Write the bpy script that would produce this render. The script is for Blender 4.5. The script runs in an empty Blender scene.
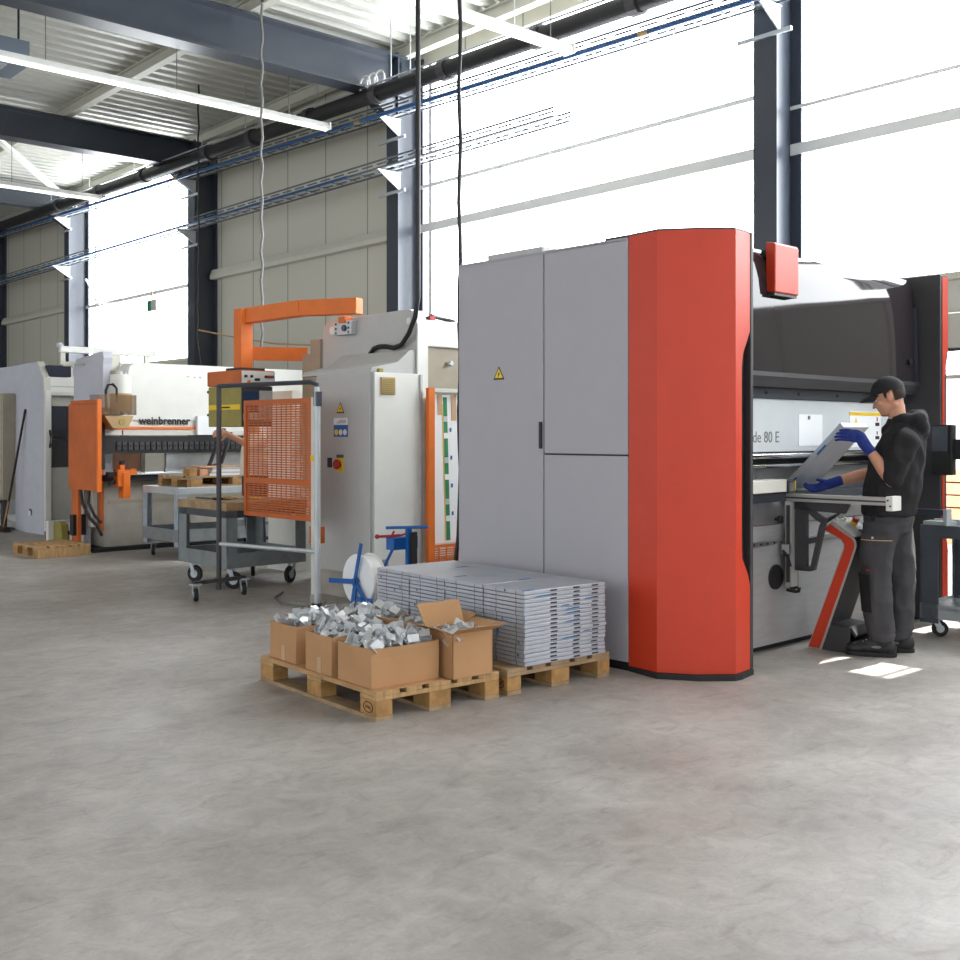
import bpy, bmesh, math, random
from mathutils import Vector, Matrix, Euler
rnd = random.Random(7)
sc = bpy.context.scene
COL = sc.collection
R = math.radians

# ------------------------------------------------------------------ frames
class Frame:
    """A ground frame: local x, y turned by ang about z and moved to (ox, oy)."""
    def __init__(s, ang, ox=0, oy=0):
        s.ang = R(ang); s.c = math.cos(s.ang); s.s = math.sin(s.ang); s.ox = ox; s.oy = oy
    def w(s, x, y, z=0):
        return Vector((s.ox + x*s.c - y*s.s, s.oy + x*s.s + y*s.c, z))
    def sub(s, ang, x, y):
        p = s.w(x, y); return Frame(math.degrees(s.ang) + ang, p.x, p.y)
W = Frame(0)
B = Frame(41.58)                      # building: x towards the window wall, y down the hall
M = Frame(43.4, .895, 6.637)          # machines
P1 = Frame(39.2, -.516, 5.46)         # pallet with the boxes
P2 = Frame(39.6, .15, 5.997)          # pallet with the panels
EYE = 1.43

# ------------------------------------------------------------------ materials
def lin(c):
    out = []
    for v in c:
        v /= 255.
        out.append(v/12.92 if v <= .04045 else ((v+.055)/1.055)**2.4)
    return out
MATS = {}
def mat(name, rgb, rough=.5, metal=0., var=.06, scale=6., bump=0., bscale=60., emit=0., coat=0., alpha=1., spec=.5, stretch=None):
    m = bpy.data.materials.new(name); m.use_nodes = True
    nt = m.node_tree; b = nt.nodes['Principled BSDF']
    c = lin(rgb)
    b.inputs['Base Color'].default_value = (*c, 1)
    b.inputs['Roughness'].default_value = rough
    b.inputs['Metallic'].default_value = metal
    b.inputs['Specular IOR Level'].default_value = spec
    b.inputs['Coat Weight'].default_value = coat
    b.inputs['Coat Roughness'].default_value = .04
    b.inputs['Alpha'].default_value = alpha
    tc = nt.nodes.new('ShaderNodeTexCoord')
    vec = tc.outputs['Object']
    if stretch:
        mp = nt.nodes.new('ShaderNodeMapping'); mp.inputs['Scale'].default_value = stretch
        nt.links.new(vec, mp.inputs['Vector']); vec = mp.outputs['Vector']
    if var:
        n = nt.nodes.new('ShaderNodeTexNoise'); n.inputs['Scale'].default_value = scale; n.inputs['Detail'].default_value = 5
        nt.links.new(vec, n.inputs['Vector'])
        r = nt.nodes.new('ShaderNodeValToRGB')
        r.color_ramp.elements[0].position = .3; r.color_ramp.elements[1].position = .7
        r.color_ramp.elements[0].color = (*[v*(1-var) for v in c], 1)
        r.color_ramp.elements[1].color = (*[min(1, v*(1+var)) for v in c], 1)
        nt.links.new(n.outputs['Fac'], r.inputs['Fac']); nt.links.new(r.outputs['Color'], b.inputs['Base Color'])
    if bump:
        n2 = nt.nodes.new('ShaderNodeTexNoise'); n2.inputs['Scale'].default_value = bscale; n2.inputs['Detail'].default_value = 3
        nt.links.new(vec, n2.inputs['Vector'])
        bp = nt.nodes.new('ShaderNodeBump'); bp.inputs['Strength'].default_value = bump; bp.inputs['Distance'].default_value = .01
        nt.links.new(n2.outputs['Fac'], bp.inputs['Height']); nt.links.new(bp.outputs['Normal'], b.inputs['Normal'])
    if emit:
        b.inputs['Emission Color'].default_value = (*c, 1); b.inputs['Emission Strength'].default_value = emit
    MATS[name] = m
    return m

mat('grey_paint', (172,170,177), .55, bump=.08, bscale=350, var=.015)
mat('red_orange', (204,60,32), .45, var=.03, bump=.05, bscale=350)
mat('orange', (226,112,24), .5, var=.07)
mat('orange_dark', (196,98,38), .55, var=.12, scale=4)
mat('black', (24,24,26), .5, var=.1)
mat('rubber', (34,34,36), .75, var=.15)
mat('charcoal', (62,60,63), .5, var=.06)
mat('dark_steel', (54,60,71), .3, var=.06, spec=.6)
mat('hood_gloss', (46,42,45), .06, spec=.38, var=0)
mat('beam_panel', (205,210,214), .35, var=.03)
mat('brushed', (176,175,176), .38, metal=.35, var=.06, stretch=(1,1,8))
mat('steel', (196,198,202), .28, metal=.9, var=.08, scale=12)
mat('chrome', (225,226,228), .15, metal=1., var=0)
mat('alu', (196,194,190), .4, metal=.5, var=.04)
mat('zinc', (218,221,224), .36, metal=.5, var=.12, scale=20)
mat('panel_metal', (186,190,200), .38, metal=.35, var=.06, scale=8)
mat('wood', (182,146,100), .75, var=.22, scale=9, bump=.3, bscale=40, stretch=(6,1,1))
mat('wood_end', (168,128,78), .8, var=.3, scale=14, bump=.3, bscale=60)
mat('wood_grey', (160,134,102), .8, var=.25, scale=10, bump=.3, bscale=50)
mat('cardboard', (186,142,100), .8, var=.05, scale=5, bump=.05, bscale=120)
mat('cardboard_in', (160,118,80), .85, var=.06)
mat('tape', (196,160,124), .4, var=.04)
mat('white_paint', (226,226,220), .45, var=.03)
mat('offwhite', (214,212,203), .5, var=.04)
mat('cabinet_grey', (186,186,184), .5, var=.03)
mat('rail_grey', (104,110,116), .5, metal=.2)
mat('cart_dark', (84,90,97), .45, metal=.2, var=.1)
mat('lavender', (192,194,204), .5, var=.04)
mat('beige', (160,150,132), .55, var=.06)
mat('tan', (176,146,102), .5, var=.08)
mat('dirty', (166,160,150), .6, var=.16, scale=4)
mat('olive', (150,138,64), .5, var=.12, scale=8)
mat('yellow', (238,198,30), .5, var=.04)
mat('red', (168,30,34), .45, var=.06)
mat('blue', (18,92,168), .4, var=.08)
mat('blue_glove', (32,52,130), .85, var=.15, scale=40, bump=.4, bscale=220)
mat('navy', (34,38,58), .7, var=.1)
mat('green', (20,130,84), .5, var=.05)
mat('paper', (240,242,244), .7, var=.02)
mat('ink', (30,32,36), .6, var=0)
mat('cream_lamp', (240,240,236), .4, var=0)
mat('lamp_tube', (250,250,245), .4, var=0, emit=1.0)
mat('skin', (206,150,122), .5, var=.06, scale=14)
mat('hair', (40,28,22), .7, var=.2, scale=60, bump=.5, bscale=200)
mat('hoodie', (31,30,33), .9, var=.12, scale=12, bump=.35, bscale=18)
mat('trousers', (64,62,65), .88, var=.1, scale=14, bump=.45, bscale=16)
mat('shirt', (226,214,200), .85, var=.05, bump=.3, bscale=14)
mat('cable_black', (22,22,24), .5, var=0)
mat('cable_grey', (112,112,110), .5, var=0)
mat('rail_blue', (34,84,140), .4, var=.04)
mat('galv', (190,196,200), .4, metal=.4, var=.1)
mat('brick', (196,146,116), .8, var=.2, scale=10)
mat('ground_out', (190,188,184), .8, var=.06)
mat('pink_panel', (246,180,150), .5, var=.2, scale=3)
mat('tinted', (140,112,84), .12, var=0, alpha=.38)
mat('screen', (40,58,84), .15, var=.1, emit=.12)

def glass(name, rgb, alpha, rough=.05):
    m = mat(name, rgb, rough, var=0, alpha=alpha); return m
glass('door_glass', (120,120,124), .07)

def pane_material():
    m = bpy.data.materials.new('daylit_pane'); m.use_nodes = True
    nt = m.node_tree; nt.nodes.clear()
    o = nt.nodes.new('ShaderNodeOutputMaterial'); e = nt.nodes.new('ShaderNodeEmission')
    e.inputs['Color'].default_value = (.93, .97, 1., 1); e.inputs['Strength'].default_value = 9.
    nt.links.new(e.outputs[0], o.inputs['Surface']); MATS['pane'] = m
pane_material()

def floor_material():
    m = bpy.data.materials.new('worn_concrete'); m.use_nodes = True
    nt = m.node_tree; b = nt.nodes['Principled BSDF']; N = nt.nodes.new; L = nt.links.new
    tc = N('ShaderNodeTexCoord')
    def noise(sc_, det, rough=.6, mp=None, dist=0):
        n = N('ShaderNodeTexNoise'); n.inputs['Scale'].default_value = sc_; n.inputs['Detail'].default_value = det
        n.inputs['Roughness'].default_value = rough; n.inputs['Distortion'].default_value = dist
        if mp:
            q = N('ShaderNodeMapping'); q.inputs['Rotation'].default_value = (0,0,mp[0]); q.inputs['Scale'].default_value = mp[1]
            L(tc.outputs['Object'], q.inputs['Vector']); L(q.outputs['Vector'], n.inputs['Vector'])
        else: L(tc.outputs['Object'], n.inputs['Vector'])
        return n
    def ramp(src, p0, c0, p1, c1):
        r = N('ShaderNodeValToRGB'); r.color_ramp.elements[0].position = p0; r.color_ramp.elements[1].position = p1
        r.color_ramp.elements[0].color = (*c0, 1); r.color_ramp.elements[1].color = (*c1, 1)
        L(src.outputs['Fac'], r.inputs['Fac']); return r
    def mix(a, bb, fac, mode='MULTIPLY'):
        x = N('ShaderNodeMixRGB'); x.blend_type = mode; x.inputs['Fac'].default_value = fac
        L(a.outputs['Color'], x.inputs['Color1']); L(bb.outputs['Color'], x.inputs['Color2']); return x
    base = ramp(noise(1.1, 8, .62, dist=.4), .3, lin((152,146,141)), .72, lin((188,183,178)))
    mid = ramp(noise(6.5, 9, .72, dist=.9), .34, (.80,.79,.78), .64, (1.05,1.05,1.05))
    streak = ramp(noise(4.2, 7, .68, (R(-28), (1, 2.6, 1)), 1.0), .32, (.76,.73,.71), .45, (1,1,1))
    streak2 = ramp(noise(5.0, 7, .68, (R(48), (1, 3.4, 1)), .8), .30, (.80,.77,.75), .42, (1,1,1))
    fine = ramp(noise(60, 4), .3, (.93,.93,.93), .7, (1.03,1.03,1.03))
    spots = ramp(noise(9, 3, .5), .22, (.74,.70,.68), .29, (1,1,1))
    x = mix(base, mid, 1); x = mix(x, streak, .75); x = mix(x, streak2, .6); x = mix(x, fine, 1); x = mix(x, spots, .6)
    # thin dark scratches
    wv = N('ShaderNodeTexVoronoi'); wv.feature = 'DISTANCE_TO_EDGE'; wv.inputs['Scale'].default_value = .9
    q = N('ShaderNodeMapping'); q.inputs['Scale'].default_value = (1, 2.7, 1); q.inputs['Rotation'].default_value = (0,0,.5)
    nz = noise(2.5, 3)
    va = N('ShaderNodeVectorMath'); va.operation = 'MULTIPLY_ADD'; va.inputs[1].default_value = (.4,.4,.4)
    L(nz.outputs['Color'], va.inputs[0]); L(tc.outputs['Object'], va.inputs[2]); L(va.outputs[0], q.inputs['Vector']); L(q.outputs['Vector'], wv.inputs['Vector'])
    r = N('ShaderNodeValToRGB'); r.color_ramp.elements[0].position = .001; r.color_ramp.elements[1].position = .006
    r.color_ramp.elements[0].color = (.86,.85,.84,1); r.color_ramp.elements[1].color = (1,1,1,1)
    L(wv.outputs['Distance'], r.inputs['Fac'])
    mk = ramp(noise(.8, 2), .56, (0,0,0), .62, (1,1,1))
    xm = N('ShaderNodeMixRGB'); xm.blend_type = 'MULTIPLY'; L(mk.outputs['Color'], xm.inputs['Fac']); L(x.outputs['Color'], xm.inputs['Color1']); L(r.outputs['Color'], xm.inputs['Color2'])
    L(xm.outputs['Color'], b.inputs['Base Color'])
    rr = N('ShaderNodeMapRange'); rr.inputs['From Min'].default_value = .3; rr.inputs['From Max'].default_value = .7
    rr.inputs['To Min'].default_value = .38; rr.inputs['To Max'].default_value = .62
    L(noise(2.2, 6).outputs['Fac'], rr.inputs['Value']); L(rr.outputs[0], b.inputs['Roughness'])
    bp = N('ShaderNodeBump'); bp.inputs['Strength'].default_value = .12; bp.inputs['Distance'].default_value = .01
    L(noise(14, 6).outputs['Fac'], bp.inputs['Height']); L(bp.outputs['Normal'], b.inputs['Normal'])
    MATS['floor'] = m
floor_material()

def ribbed_wall_material():
    m = bpy.data.materials.new('ribbed_wall_panel'); m.use_nodes = True
    nt = m.node_tree; b = nt.nodes['Principled BSDF']; N = nt.nodes.new; L = nt.links.new
    tc = N('ShaderNodeTexCoord'); sx = N('ShaderNodeSeparateXYZ'); L(tc.outputs['Object'], sx.inputs[0])
    def line(period, width):
        a = N('ShaderNodeMath'); a.operation = 'PINGPONG'; a.inputs[1].default_value = period/2; L(sx.outputs['Y'], a.inputs[0])
        c = N('ShaderNodeMath'); c.operation = 'LESS_THAN'; c.inputs[1].default_value = width; L(a.outputs[0], c.inputs[0]); return c
    j = line(1.1, .012); rib = line(.11, .012)
    x = N('ShaderNodeMixRGB'); x.inputs['Color1'].default_value = (*lin((206,203,190)), 1); x.inputs['Color2'].default_value = (*lin((136,134,124)), 1)
    L(j.outputs[0], x.inputs['Fac'])
    L(x.outputs['Color'], b.inputs['Base Color']); b.inputs['Roughness'].default_value = .45
    bp = N('ShaderNodeBump'); bp.inputs['Strength'].default_value = .35; bp.inputs['Distance'].default_value = .01; bp.invert = True
    L(rib.outputs[0], bp.inputs['Height']); L(bp.outputs['Normal'], b.inputs['Normal'])
    MATS['wall'] = m
ribbed_wall_material()
mat('deck', (206,206,198), .4, var=.03)
mat('trim_cream', (206,204,192), .5, var=.03)
mat('wall_dark', (120,118,112), .6, var=.05)

# ------------------------------------------------------------------ mesh builder
def ring(c, ax, r, n, ref=None):
    ax = ax.normalized()
    ref = ref or (Vector((0,0,1)) if abs(ax.z) < .9 else Vector((1,0,0)))
    u = ax.cross(ref).normalized(); v = ax.cross(u)
    return [c + (u*math.cos(2*math.pi*i/n) + v*math.sin(2*math.pi*i/n))*r for i in range(n)]
class MB:
    def __init__(s): s.v = []; s.f = []
    def add(s, vs, fs):
        k = len(s.v); s.v += [Vector(p) for p in vs]; s.f += [tuple(i+k for i in f) for f in fs]; return s
    def box(s, x0, x1, y0, y1, z0, z1):
        return s.add([(x,y,z) for z in (z0,z1) for y in (y0,y1) for x in (x0,x1)],
            [(0,2,3,1),(4,5,7,6),(0,1,5,4),(2,6,7,3),(0,4,6,2),(1,3,7,5)])
    def rbox(s, c, size, rot):
        m = Euler(rot).to_matrix(); h = [q/2 for q in size]
        vs = [Vector(c) + m @ Vector((x*h[0], y*h[1], z*h[2])) for z in (-1,1) for y in (-1,1) for x in (-1,1)]
        return s.add(vs, [(0,2,3,1),(4,5,7,6),(0,1,5,4),(2,6,7,3),(0,4,6,2),(1,3,7,5)])
    def bar(s, p, q, wd, h=None, up=(0,0,1)):
        """a square bar from p to q"""
        h = h or wd; p = Vector(p); q = Vector(q); a = (q-p).normalized(); up = Vector(up)
        if abs(a.dot(up)) > .99: up = Vector((1,0,0))
        l = a.cross(up).normalized(); t = l.cross(a)
        vs = [e + l*i*wd/2 + t*j*h/2 for e in (p,q) for i,j in ((-1,-1),(1,-1),(1,1),(-1,1))]
        return s.add(vs, [(3,2,1,0),(4,5,6,7),(0,1,5,4),(1,2,6,5),(2,3,7,6),(3,0,4,7)])
    def cyl(s, p, q, r, n=16, r2=None):
        p = Vector(p); q = Vector(q); a = q-p
        vs = ring(p, a, r, n) + ring(q, a, r if r2 is None else r2, n)
        fs = [(i,(i+1)%n,n+(i+1)%n,n+i) for i in range(n)] + [tuple(range(n-1,-1,-1)), tuple(range(n,2*n))]
        return s.add(vs, fs)
    def tube(s, pts, r, n=8):
        pts = [Vector(p) for p in pts]; vs = []; k = len(pts)
        t0 = (pts[1]-pts[0]).normalized(); ref = Vector((0,0,1)) if abs(t0.z) < .9 else Vector((1,0,0))
        for i, p in enumerate(pts):
            t = (pts[min(i+1,k-1)] - pts[max(i-1,0)]).normalized()
            u = t.cross(ref)
            if u.length < .1: ref = Vector((1,0,0)) if abs(t.x) < .9 else Vector((0,1,0)); u = t.cross(ref)
            u.normalize(); w = t.cross(u)
            vs += [p + (u*math.cos(2*math.pi*j/n)+w*math.sin(2*math.pi*j/n))*r for j in range(n)]
        fs = [(i*n+j, i*n+(j+1)%n, (i+1)*n+(j+1)%n, (i+1)*n+j) for i in range(k-1) for j in range(n)]
        fs += [tuple(range(n-1,-1,-1)), tuple(range((k-1)*n, k*n))]
        return s.add(vs, fs)
    def prism(s, poly, axis, a, b):
        """poly in the plane across axis ('x': (y,z), 'y': (x,z), 'z': (x,y)), from a to b"""
        def P(q, t): return (t,q[0],q[1]) if axis == 'x' else (q[0],t,q[1]) if axis == 'y' else (q[0],q[1],t)
        n = len(poly)
        return s.add([P(q,a) for q in poly] + [P(q,b) for q in poly],
            [(i,(i+1)%n,n+(i+1)%n,n+i) for i in range(n)] + [tuple(range(n-1,-1,-1)), tuple(range(n,2*n))])
    def lathe(s, prof, c, axis='z', n=24):
        """profile (r, t) about an axis through c"""
        vs = []; k = len(prof)
        for r, t in prof:
            for i in range(n):
                a = 2*math.pi*i/n; x, y = r*math.cos(a), r*math.sin(a)
                d = (x,y,t) if axis == 'z' else (t,x,y) if axis == 'x' else (y,t,x)
                vs.append(Vector(c)+Vector(d))
        fs = [(i*n+j, i*n+(j+1)%n, (i+1)*n+(j+1)%n, (i+1)*n+j) for i in range(k-1) for j in range(n)]
        fs += [tuple(range(n-1,-1,-1)), tuple(range((k-1)*n,k*n))]
        return s.add(vs, fs)
    def ell(s, c, r, m=None, n=16, k=10):
        vs = []; m = m or Matrix.Identity(3); c = Vector(c)
        for i in range(1, k):
            t = math.pi*i/k
            for j in range(n):
                a = 2*math.pi*j/n
                vs.append(c + m @ Vector((r[0]*math.sin(t)*math.cos(a), r[1]*math.sin(t)*math.sin(a), r[2]*math.cos(t))))
        top = len(vs); vs += [c + m @ Vector((0,0,r[2])), c + m @ Vector((0,0,-r[2]))]
        fs = [(i*n+j, (i+1)*n+j, (i+1)*n+(j+1)%n, i*n+(j+1)%n) for i in range(k-2) for j in range(n)]
        fs += [(top, j, (j+1)%n) for j in range(n)] + [(top+1, (k-2)*n+(j+1)%n, (k-2)*n+j) for j in range(n)]
        return s.add(vs, fs)
    def cap(s, p, q, r0, r1, n=14):
        """tapered capsule"""
        p = Vector(p); q = Vector(q); a = (q-p).normalized(); vs = []; rows = 0
        for base, r, ts in ((p, r0, (-85,-60,-35,-12,0)), (q, r1, (0,12,35,60,85))):
            for t in ts:
                vs += ring(base + a*r*math.sin(R(t)), a, r*math.cos(R(t)), n); rows += 1
        fs = [(i*n+j, i*n+(j+1)%n, (i+1)*n+(j+1)%n, (i+1)*n+j) for i in range(rows-1) for j in range(n)]
        fs += [tuple(range(n-1,-1,-1)), tuple(range((rows-1)*n, rows*n))]
        return s.add(vs, fs)
    def loft(s, secs, n=24):
        """horizontal elliptic sections (x, y, z, rx, ry), low to high"""
        vs = []; k = len(secs)
        for x,y,z,rx,ry in secs:
            for j in range(n):
                a = 2*math.pi*j/n
                ca, sa = math.cos(a), math.sin(a); e = .85
                vs.append((x+rx*math.copysign(abs(ca)**e, ca), y+ry*math.copysign(abs(sa)**e, sa), z))
        fs = [(i*n+j, i*n+(j+1)%n, (i+1)*n+(j+1)%n, (i+1)*n+j) for i in range(k-1) for j in range(n)]
        fs += [tuple(range(n-1,-1,-1)), tuple(range((k-1)*n, k*n))]
        return s.add(vs, fs)

def tag(o, label=None, cat=None, group=None, kind=None):
    if label: o['label'] = label
    if cat: o['category'] = cat
    if group: o['group'] = group
    if kind: o['kind'] = kind
    return o
class Thing:
    """an Empty at the thing's base; meshes given in frame coordinates become its parts"""
    def __init__(s, name, label, cat, fr, org=(0,0,0), group=None, kind=None):
        o = bpy.data.objects.new(name, None); COL.objects.link(o); o.empty_display_size = .1
        o.location = fr.w(*org); o.rotation_euler = (0,0,fr.ang)
        tag(o, label, cat, group, kind); s.o = o; s.fr = fr; s.org = Vector(org)
    def part(s, name, mb, m, parent=None, label=None, bev=0, smooth=False, kind=None):
        o = mesh_obj(name, [p - s.org for p in mb.v], mb.f, m, bev, smooth)
        o.parent = parent or s.o
        if label: o['label'] = label
        if kind: o['kind'] = kind
        return o
def mesh_obj(name, vs, fs, m, bev=0, smooth=False):
    me = bpy.data.meshes.new(name); me.from_pydata([tuple(v) for v in vs], [], fs)
    bm = bmesh.new(); bm.from_mesh(me); bmesh.ops.recalc_face_normals(bm, faces=bm.faces)
    if bev:
        ed = [e for e in bm.edges if len(e.link_faces) == 2 and e.calc_face_angle(0) > .6]
        bmesh.ops.bevel(bm, geom=ed, offset=bev, segments=2, affect='EDGES', profile=.5, clamp_overlap=True)
    bm.to_mesh(me); bm.free()
    me.materials.append(MATS[m])
    if smooth:
        for p in me.polygons: p.use_smooth = True
        try: me.set_sharp_from_angle(angle=R(32))
        except Exception: pass
    o = bpy.data.objects.new(name, me); COL.objects.link(o); return o
def solo(name, label, cat, fr, mb, m, org=(0,0,0), group=None, kind=None, bev=0, smooth=False):
    """a thing that is one mesh"""
    o = mesh_obj(name, [p - Vector(org) for p in mb.v], mb.f, m, bev, smooth)
    o.location = fr.w(*org); o.rotation_euler = (0,0,fr.ang)
    return tag(o, label, cat, group, kind)
def struct(name, fr, mb, m, label=None, bev=0, smooth=False):
    return solo(name, label, None, fr, mb, m, kind='structure', bev=bev, smooth=smooth)
def copy_tree(o, parent=None):
    c = o.copy(); COL.objects.link(c); c.parent = parent
    for ch in list(o.children): copy_tree(ch, c)
    return c
def blob(mb, voxel, smooth=6):
    """fuse overlapping closed shapes into one continuous skin; returns an MB"""
    me = bpy.data.meshes.new('tmp'); me.from_pydata([tuple(v) for v in mb.v], [], mb.f)
    bm = bmesh.new(); bm.from_mesh(me); bmesh.ops.recalc_face_normals(bm, faces=bm.faces); bm.to_mesh(me); bm.free()
    o = bpy.data.objects.new('tmp', me); COL.objects.link(o)
    md = o.modifiers.new('r', 'REMESH'); md.mode = 'VOXEL'; md.voxel_size = voxel
    if smooth:
        s2 = o.modifiers.new('s', 'SMOOTH'); s2.factor = .5; s2.iterations = smooth
    dg = bpy.context.evaluated_depsgraph_get(); dg.update()
    e = o.evaluated_get(dg); m2 = e.to_mesh()
    out = MB(); out.v = [v.co.copy() for v in m2.vertices]; out.f = [tuple(p.vertices) for p in m2.polygons]
    e.to_mesh_clear(); bpy.data.objects.remove(o); bpy.data.meshes.remove(me)
    return out
def text_mb(txt, size, o, xd, yd, depth=.002, bold=0):
    """letters as geometry: origin o, reading direction xd, up yd"""
    cu = bpy.data.curves.new('t', 'FONT'); cu.body = txt; cu.size = size; cu.extrude = depth; cu.offset = bold; cu.resolution_u = 3
    ob = bpy.data.objects.new('t', cu); COL.objects.link(ob)
    dg = bpy.context.evaluated_depsgraph_get(); dg.update()
    me = ob.evaluated_get(dg).to_mesh()
    xd = Vector(xd).normalized(); yd = Vector(yd).normalized(); zd = xd.cross(yd)
    mb = MB(); mb.v = [Vector(o) + xd*v.co.x + yd*v.co.y + zd*v.co.z for v in me.vertices]; mb.f = [tuple(p.vertices) for p in me.polygons]
    ob.evaluated_get(dg).to_mesh_clear(); bpy.data.objects.remove(ob); bpy.data.curves.remove(cu)
    return mb
def arc(c, r, a0, a1, n): return [(c[0]+r*math.cos(R(a0+(a1-a0)*i/n)), c[1]+r*math.sin(R(a0+(a1-a0)*i/n))) for i in range(n+1)]

from mathutils import noise as mnoise
def crumple(mb, amp, scale, stretch=(1,1,1), ridged=True):
    """cloth folds: push each point of a fused shape along a noise field"""
    me = bpy.data.meshes.new('tmp'); me.from_pydata([tuple(v) for v in mb.v], [], mb.f); me.update()
    nrm = [Vector(v.normal) for v in me.vertices]; bpy.data.meshes.remove(me)
    for i, v in enumerate(mb.v):
        q = Vector((v.x*stretch[0], v.y*stretch[1], v.z*stretch[2]))*scale
        t = mnoise.noise(q); t2 = mnoise.noise(q*2.1+Vector((5,3,1)))
        d = (1-2*abs(t)) if ridged else t
        mb.v[i] = v + nrm[i]*amp*(d*.8 + t2*.35)
    return mb

# ================================================================== THE HALL
struct('floor', B, MB().box(-9, 9.62, -9, 29.1, -.2, 0), 'floor')
struct('ground_outside', B, MB().box(9.62, 60, -30, 40, -.22, -.02), 'ground_out')
COLS = (.2, 6.08, 12.0, 17.87, 23.6)
SILL, HEAD = 2.84, 6.5
# window wall: below the sill everywhere but the doorway, full height in two bays
DY0, DY1 = 3.7, 5.75
mb = MB(); X0, X1 = 9.5, 9.62
mb.box(X0, X1, DY1, 29.1, 0, SILL).box(X0, X1, -9, DY0, 0, SILL)
mb.box(X0, X1, -9, -3, SILL, HEAD).box(X0, X1, 12.0, 17.87, SILL, HEAD).box(X0, X1, 23.6, 29.1, SILL, HEAD)
mb.box(X0, X1, -9, 29.1, HEAD, 7.0)
struct('wall_right', B, mb, 'wall')
mb = MB().box(-9, 9.62, 29.0, 29.12, 0, 7.0)
struct('wall_end', B, mb, 'wall_dark')
for k, (a, b_) in enumerate(((12.0, 17.87), (23.6, 28.8))):
    t = MB().prism([(9.5, 4.17), (9.36, 4.17), (9.36, 4.24), (9.40, 4.34), (9.5, 4.34)], 'y', a+.1, b_-.1)
    struct('trim_%d' % (k+1), B, t, 'trim_cream', 'cream rail across the panelled wall bay')
# sill trims under the windows
struct('trim_3', B, MB().box(9.42, 9.5, DY1, 11.9, SILL-.06, SILL), 'trim_cream')
struct('trim_4', B, MB().box(9.42, 9.5, 18.0, 23.5, SILL-.06, SILL), 'trim_cream')
struct('trim_5', B, MB().box(9.42, 9.5, -9, DY1, SILL-.06, SILL), 'trim_cream')
mat('mullion', (228,228,226), .5, var=0)
def window(n, y0, y1, bars, vbars=(), hole=None):
    t = Thing('window_%d' % n, 'tall blown-out daylight window bay', None, B, (9.56, y0, SILL), kind='structure')
    if hole:
        a0, a1, b0, b1 = hole
        p = MB().box(9.55, 9.57, y0, a0, SILL, HEAD).box(9.55, 9.57, a1, y1, SILL, HEAD).box(9.55, 9.57, a0, a1, SILL, b0).box(9.55, 9.57, a0, a1, b1, HEAD)
    else: p = MB().box(9.55, 9.57, y0, y1, SILL, HEAD)
    t.part('pane', p, 'pane')
    for z, h in bars: t.part('mullion', MB().box(9.46, 9.55, y0, y1, z-h/2, z+h/2), 'mullion')
    for y in vbars: t.part('mullion', MB().box(9.47, 9.55, y-.035, y+.035, SILL, HEAD), 'mullion')
    return t
SUN_GAP = (3.19, 3.78, 3.04, 3.44)  # gap added in the panes out of view, sized to cast the sun patch
w1 = window(1, -3, 6.08, ((4.22, .11), (4.63, .035)), (), SUN_GAP)
for a in SUN_GAP[:2]: w1.part('sun_gap_bar', MB().box(9.5, 9.62, a-.03, a+.03, SUN_GAP[2], SUN_GAP[3]), 'mullion')
w1.part('sun_gap_bar', MB().box(9.5, 9.62, 3.27, 3.30, SUN_GAP[2], SUN_GAP[3]).box(9.5, 9.62, 3.56, 3.69, SUN_GAP[2], SUN_GAP[3]), 'mullion')  # bars added in the unseen gap to cut up the sun patch
window(2, 6.08, 12.0, ((4.26, .12), (4.83, .05)), (11.7,))
window(3, 17.87, 23.6, ((4.18, .07),), (23.1,))
# sectional door at the right, half raised, with a strip of panes along its foot
d = Thing('door_1', 'grey sectional door raised above the open doorway', None, B, (9.53, DY0, 1.93), kind='structure')
for z0, z1 in ((2.50, 2.84), (2.18, 2.49)): d.part('door_panel', MB().box(9.5, 9.56, DY0, DY1, z0, z1), 'offwhite', bev=.008)
d.part('door_rail', MB().box(9.49, 9.57, DY0, DY1, 2.155, 2.18), 'charcoal')
d.part('pane', MB().box(9.525, 9.535, DY0, DY1, 1.95, 2.155), 'pane')
d.part('door_rail', MB().box(9.49, 9.57, DY0, DY1, 1.915, 1.95), 'offwhite')
for y in (DY0, 4.7, DY1): d.part('door_stile', MB().box(9.5, 9.56, y-.04, y+.04, 1.93, 2.16), 'offwhite')
# steel columns, H section
def column(y):
    mb = MB().box(9.05, 9.075, y-.13, y+.13, 0, 6.6).box(9.47, 9.495, y-.13, y+.13, 0, 6.6).box(9.075, 9.47, y-.012, y+.012, 0, 6.6)
    struct('steel_column', B, mb, 'dark_steel', 'dark blue-grey steel column standing by the window wall')
for y in COLS + (28.85,): column(y)
# roof beams
for k, y in enumerate(COLS[1:]):
    z0 = (6.0, 6.0, 6.08, 6.2)[k]; z1 = 6.56
    mb = MB().box(-9, 9.2, y-.15, y+.15, z0, z0+.03).box(-9, 9.2, y-.15, y+.15, z1-.03, z1).box(-9, 9.2, y-.012, y+.012, z0+.03, z1-.03)
    mb.prism([(8.5, z0), (9.05, z0), (9.05, z0-.35)], 'y', y-.09, y+.09)
    struct('roof_beam', B, mb, 'dark_steel', 'dark steel roof beam running to the window wall')
for x in (-2.4, 0., 2.4, 4.5, 6.85, 9.25):
    mb = MB().box(x-.06, x+.06, -9, 29, 6.58, 6.6).box(x-.06, x+.06, -9, 29, 6.74, 6.76).box(x-.01, x+.01, -9, 29, 6.6, 6.74)
    struct('roof_purlin', B, mb, 'trim_cream', 'pale steel purlin under the corrugated roof deck')
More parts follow.
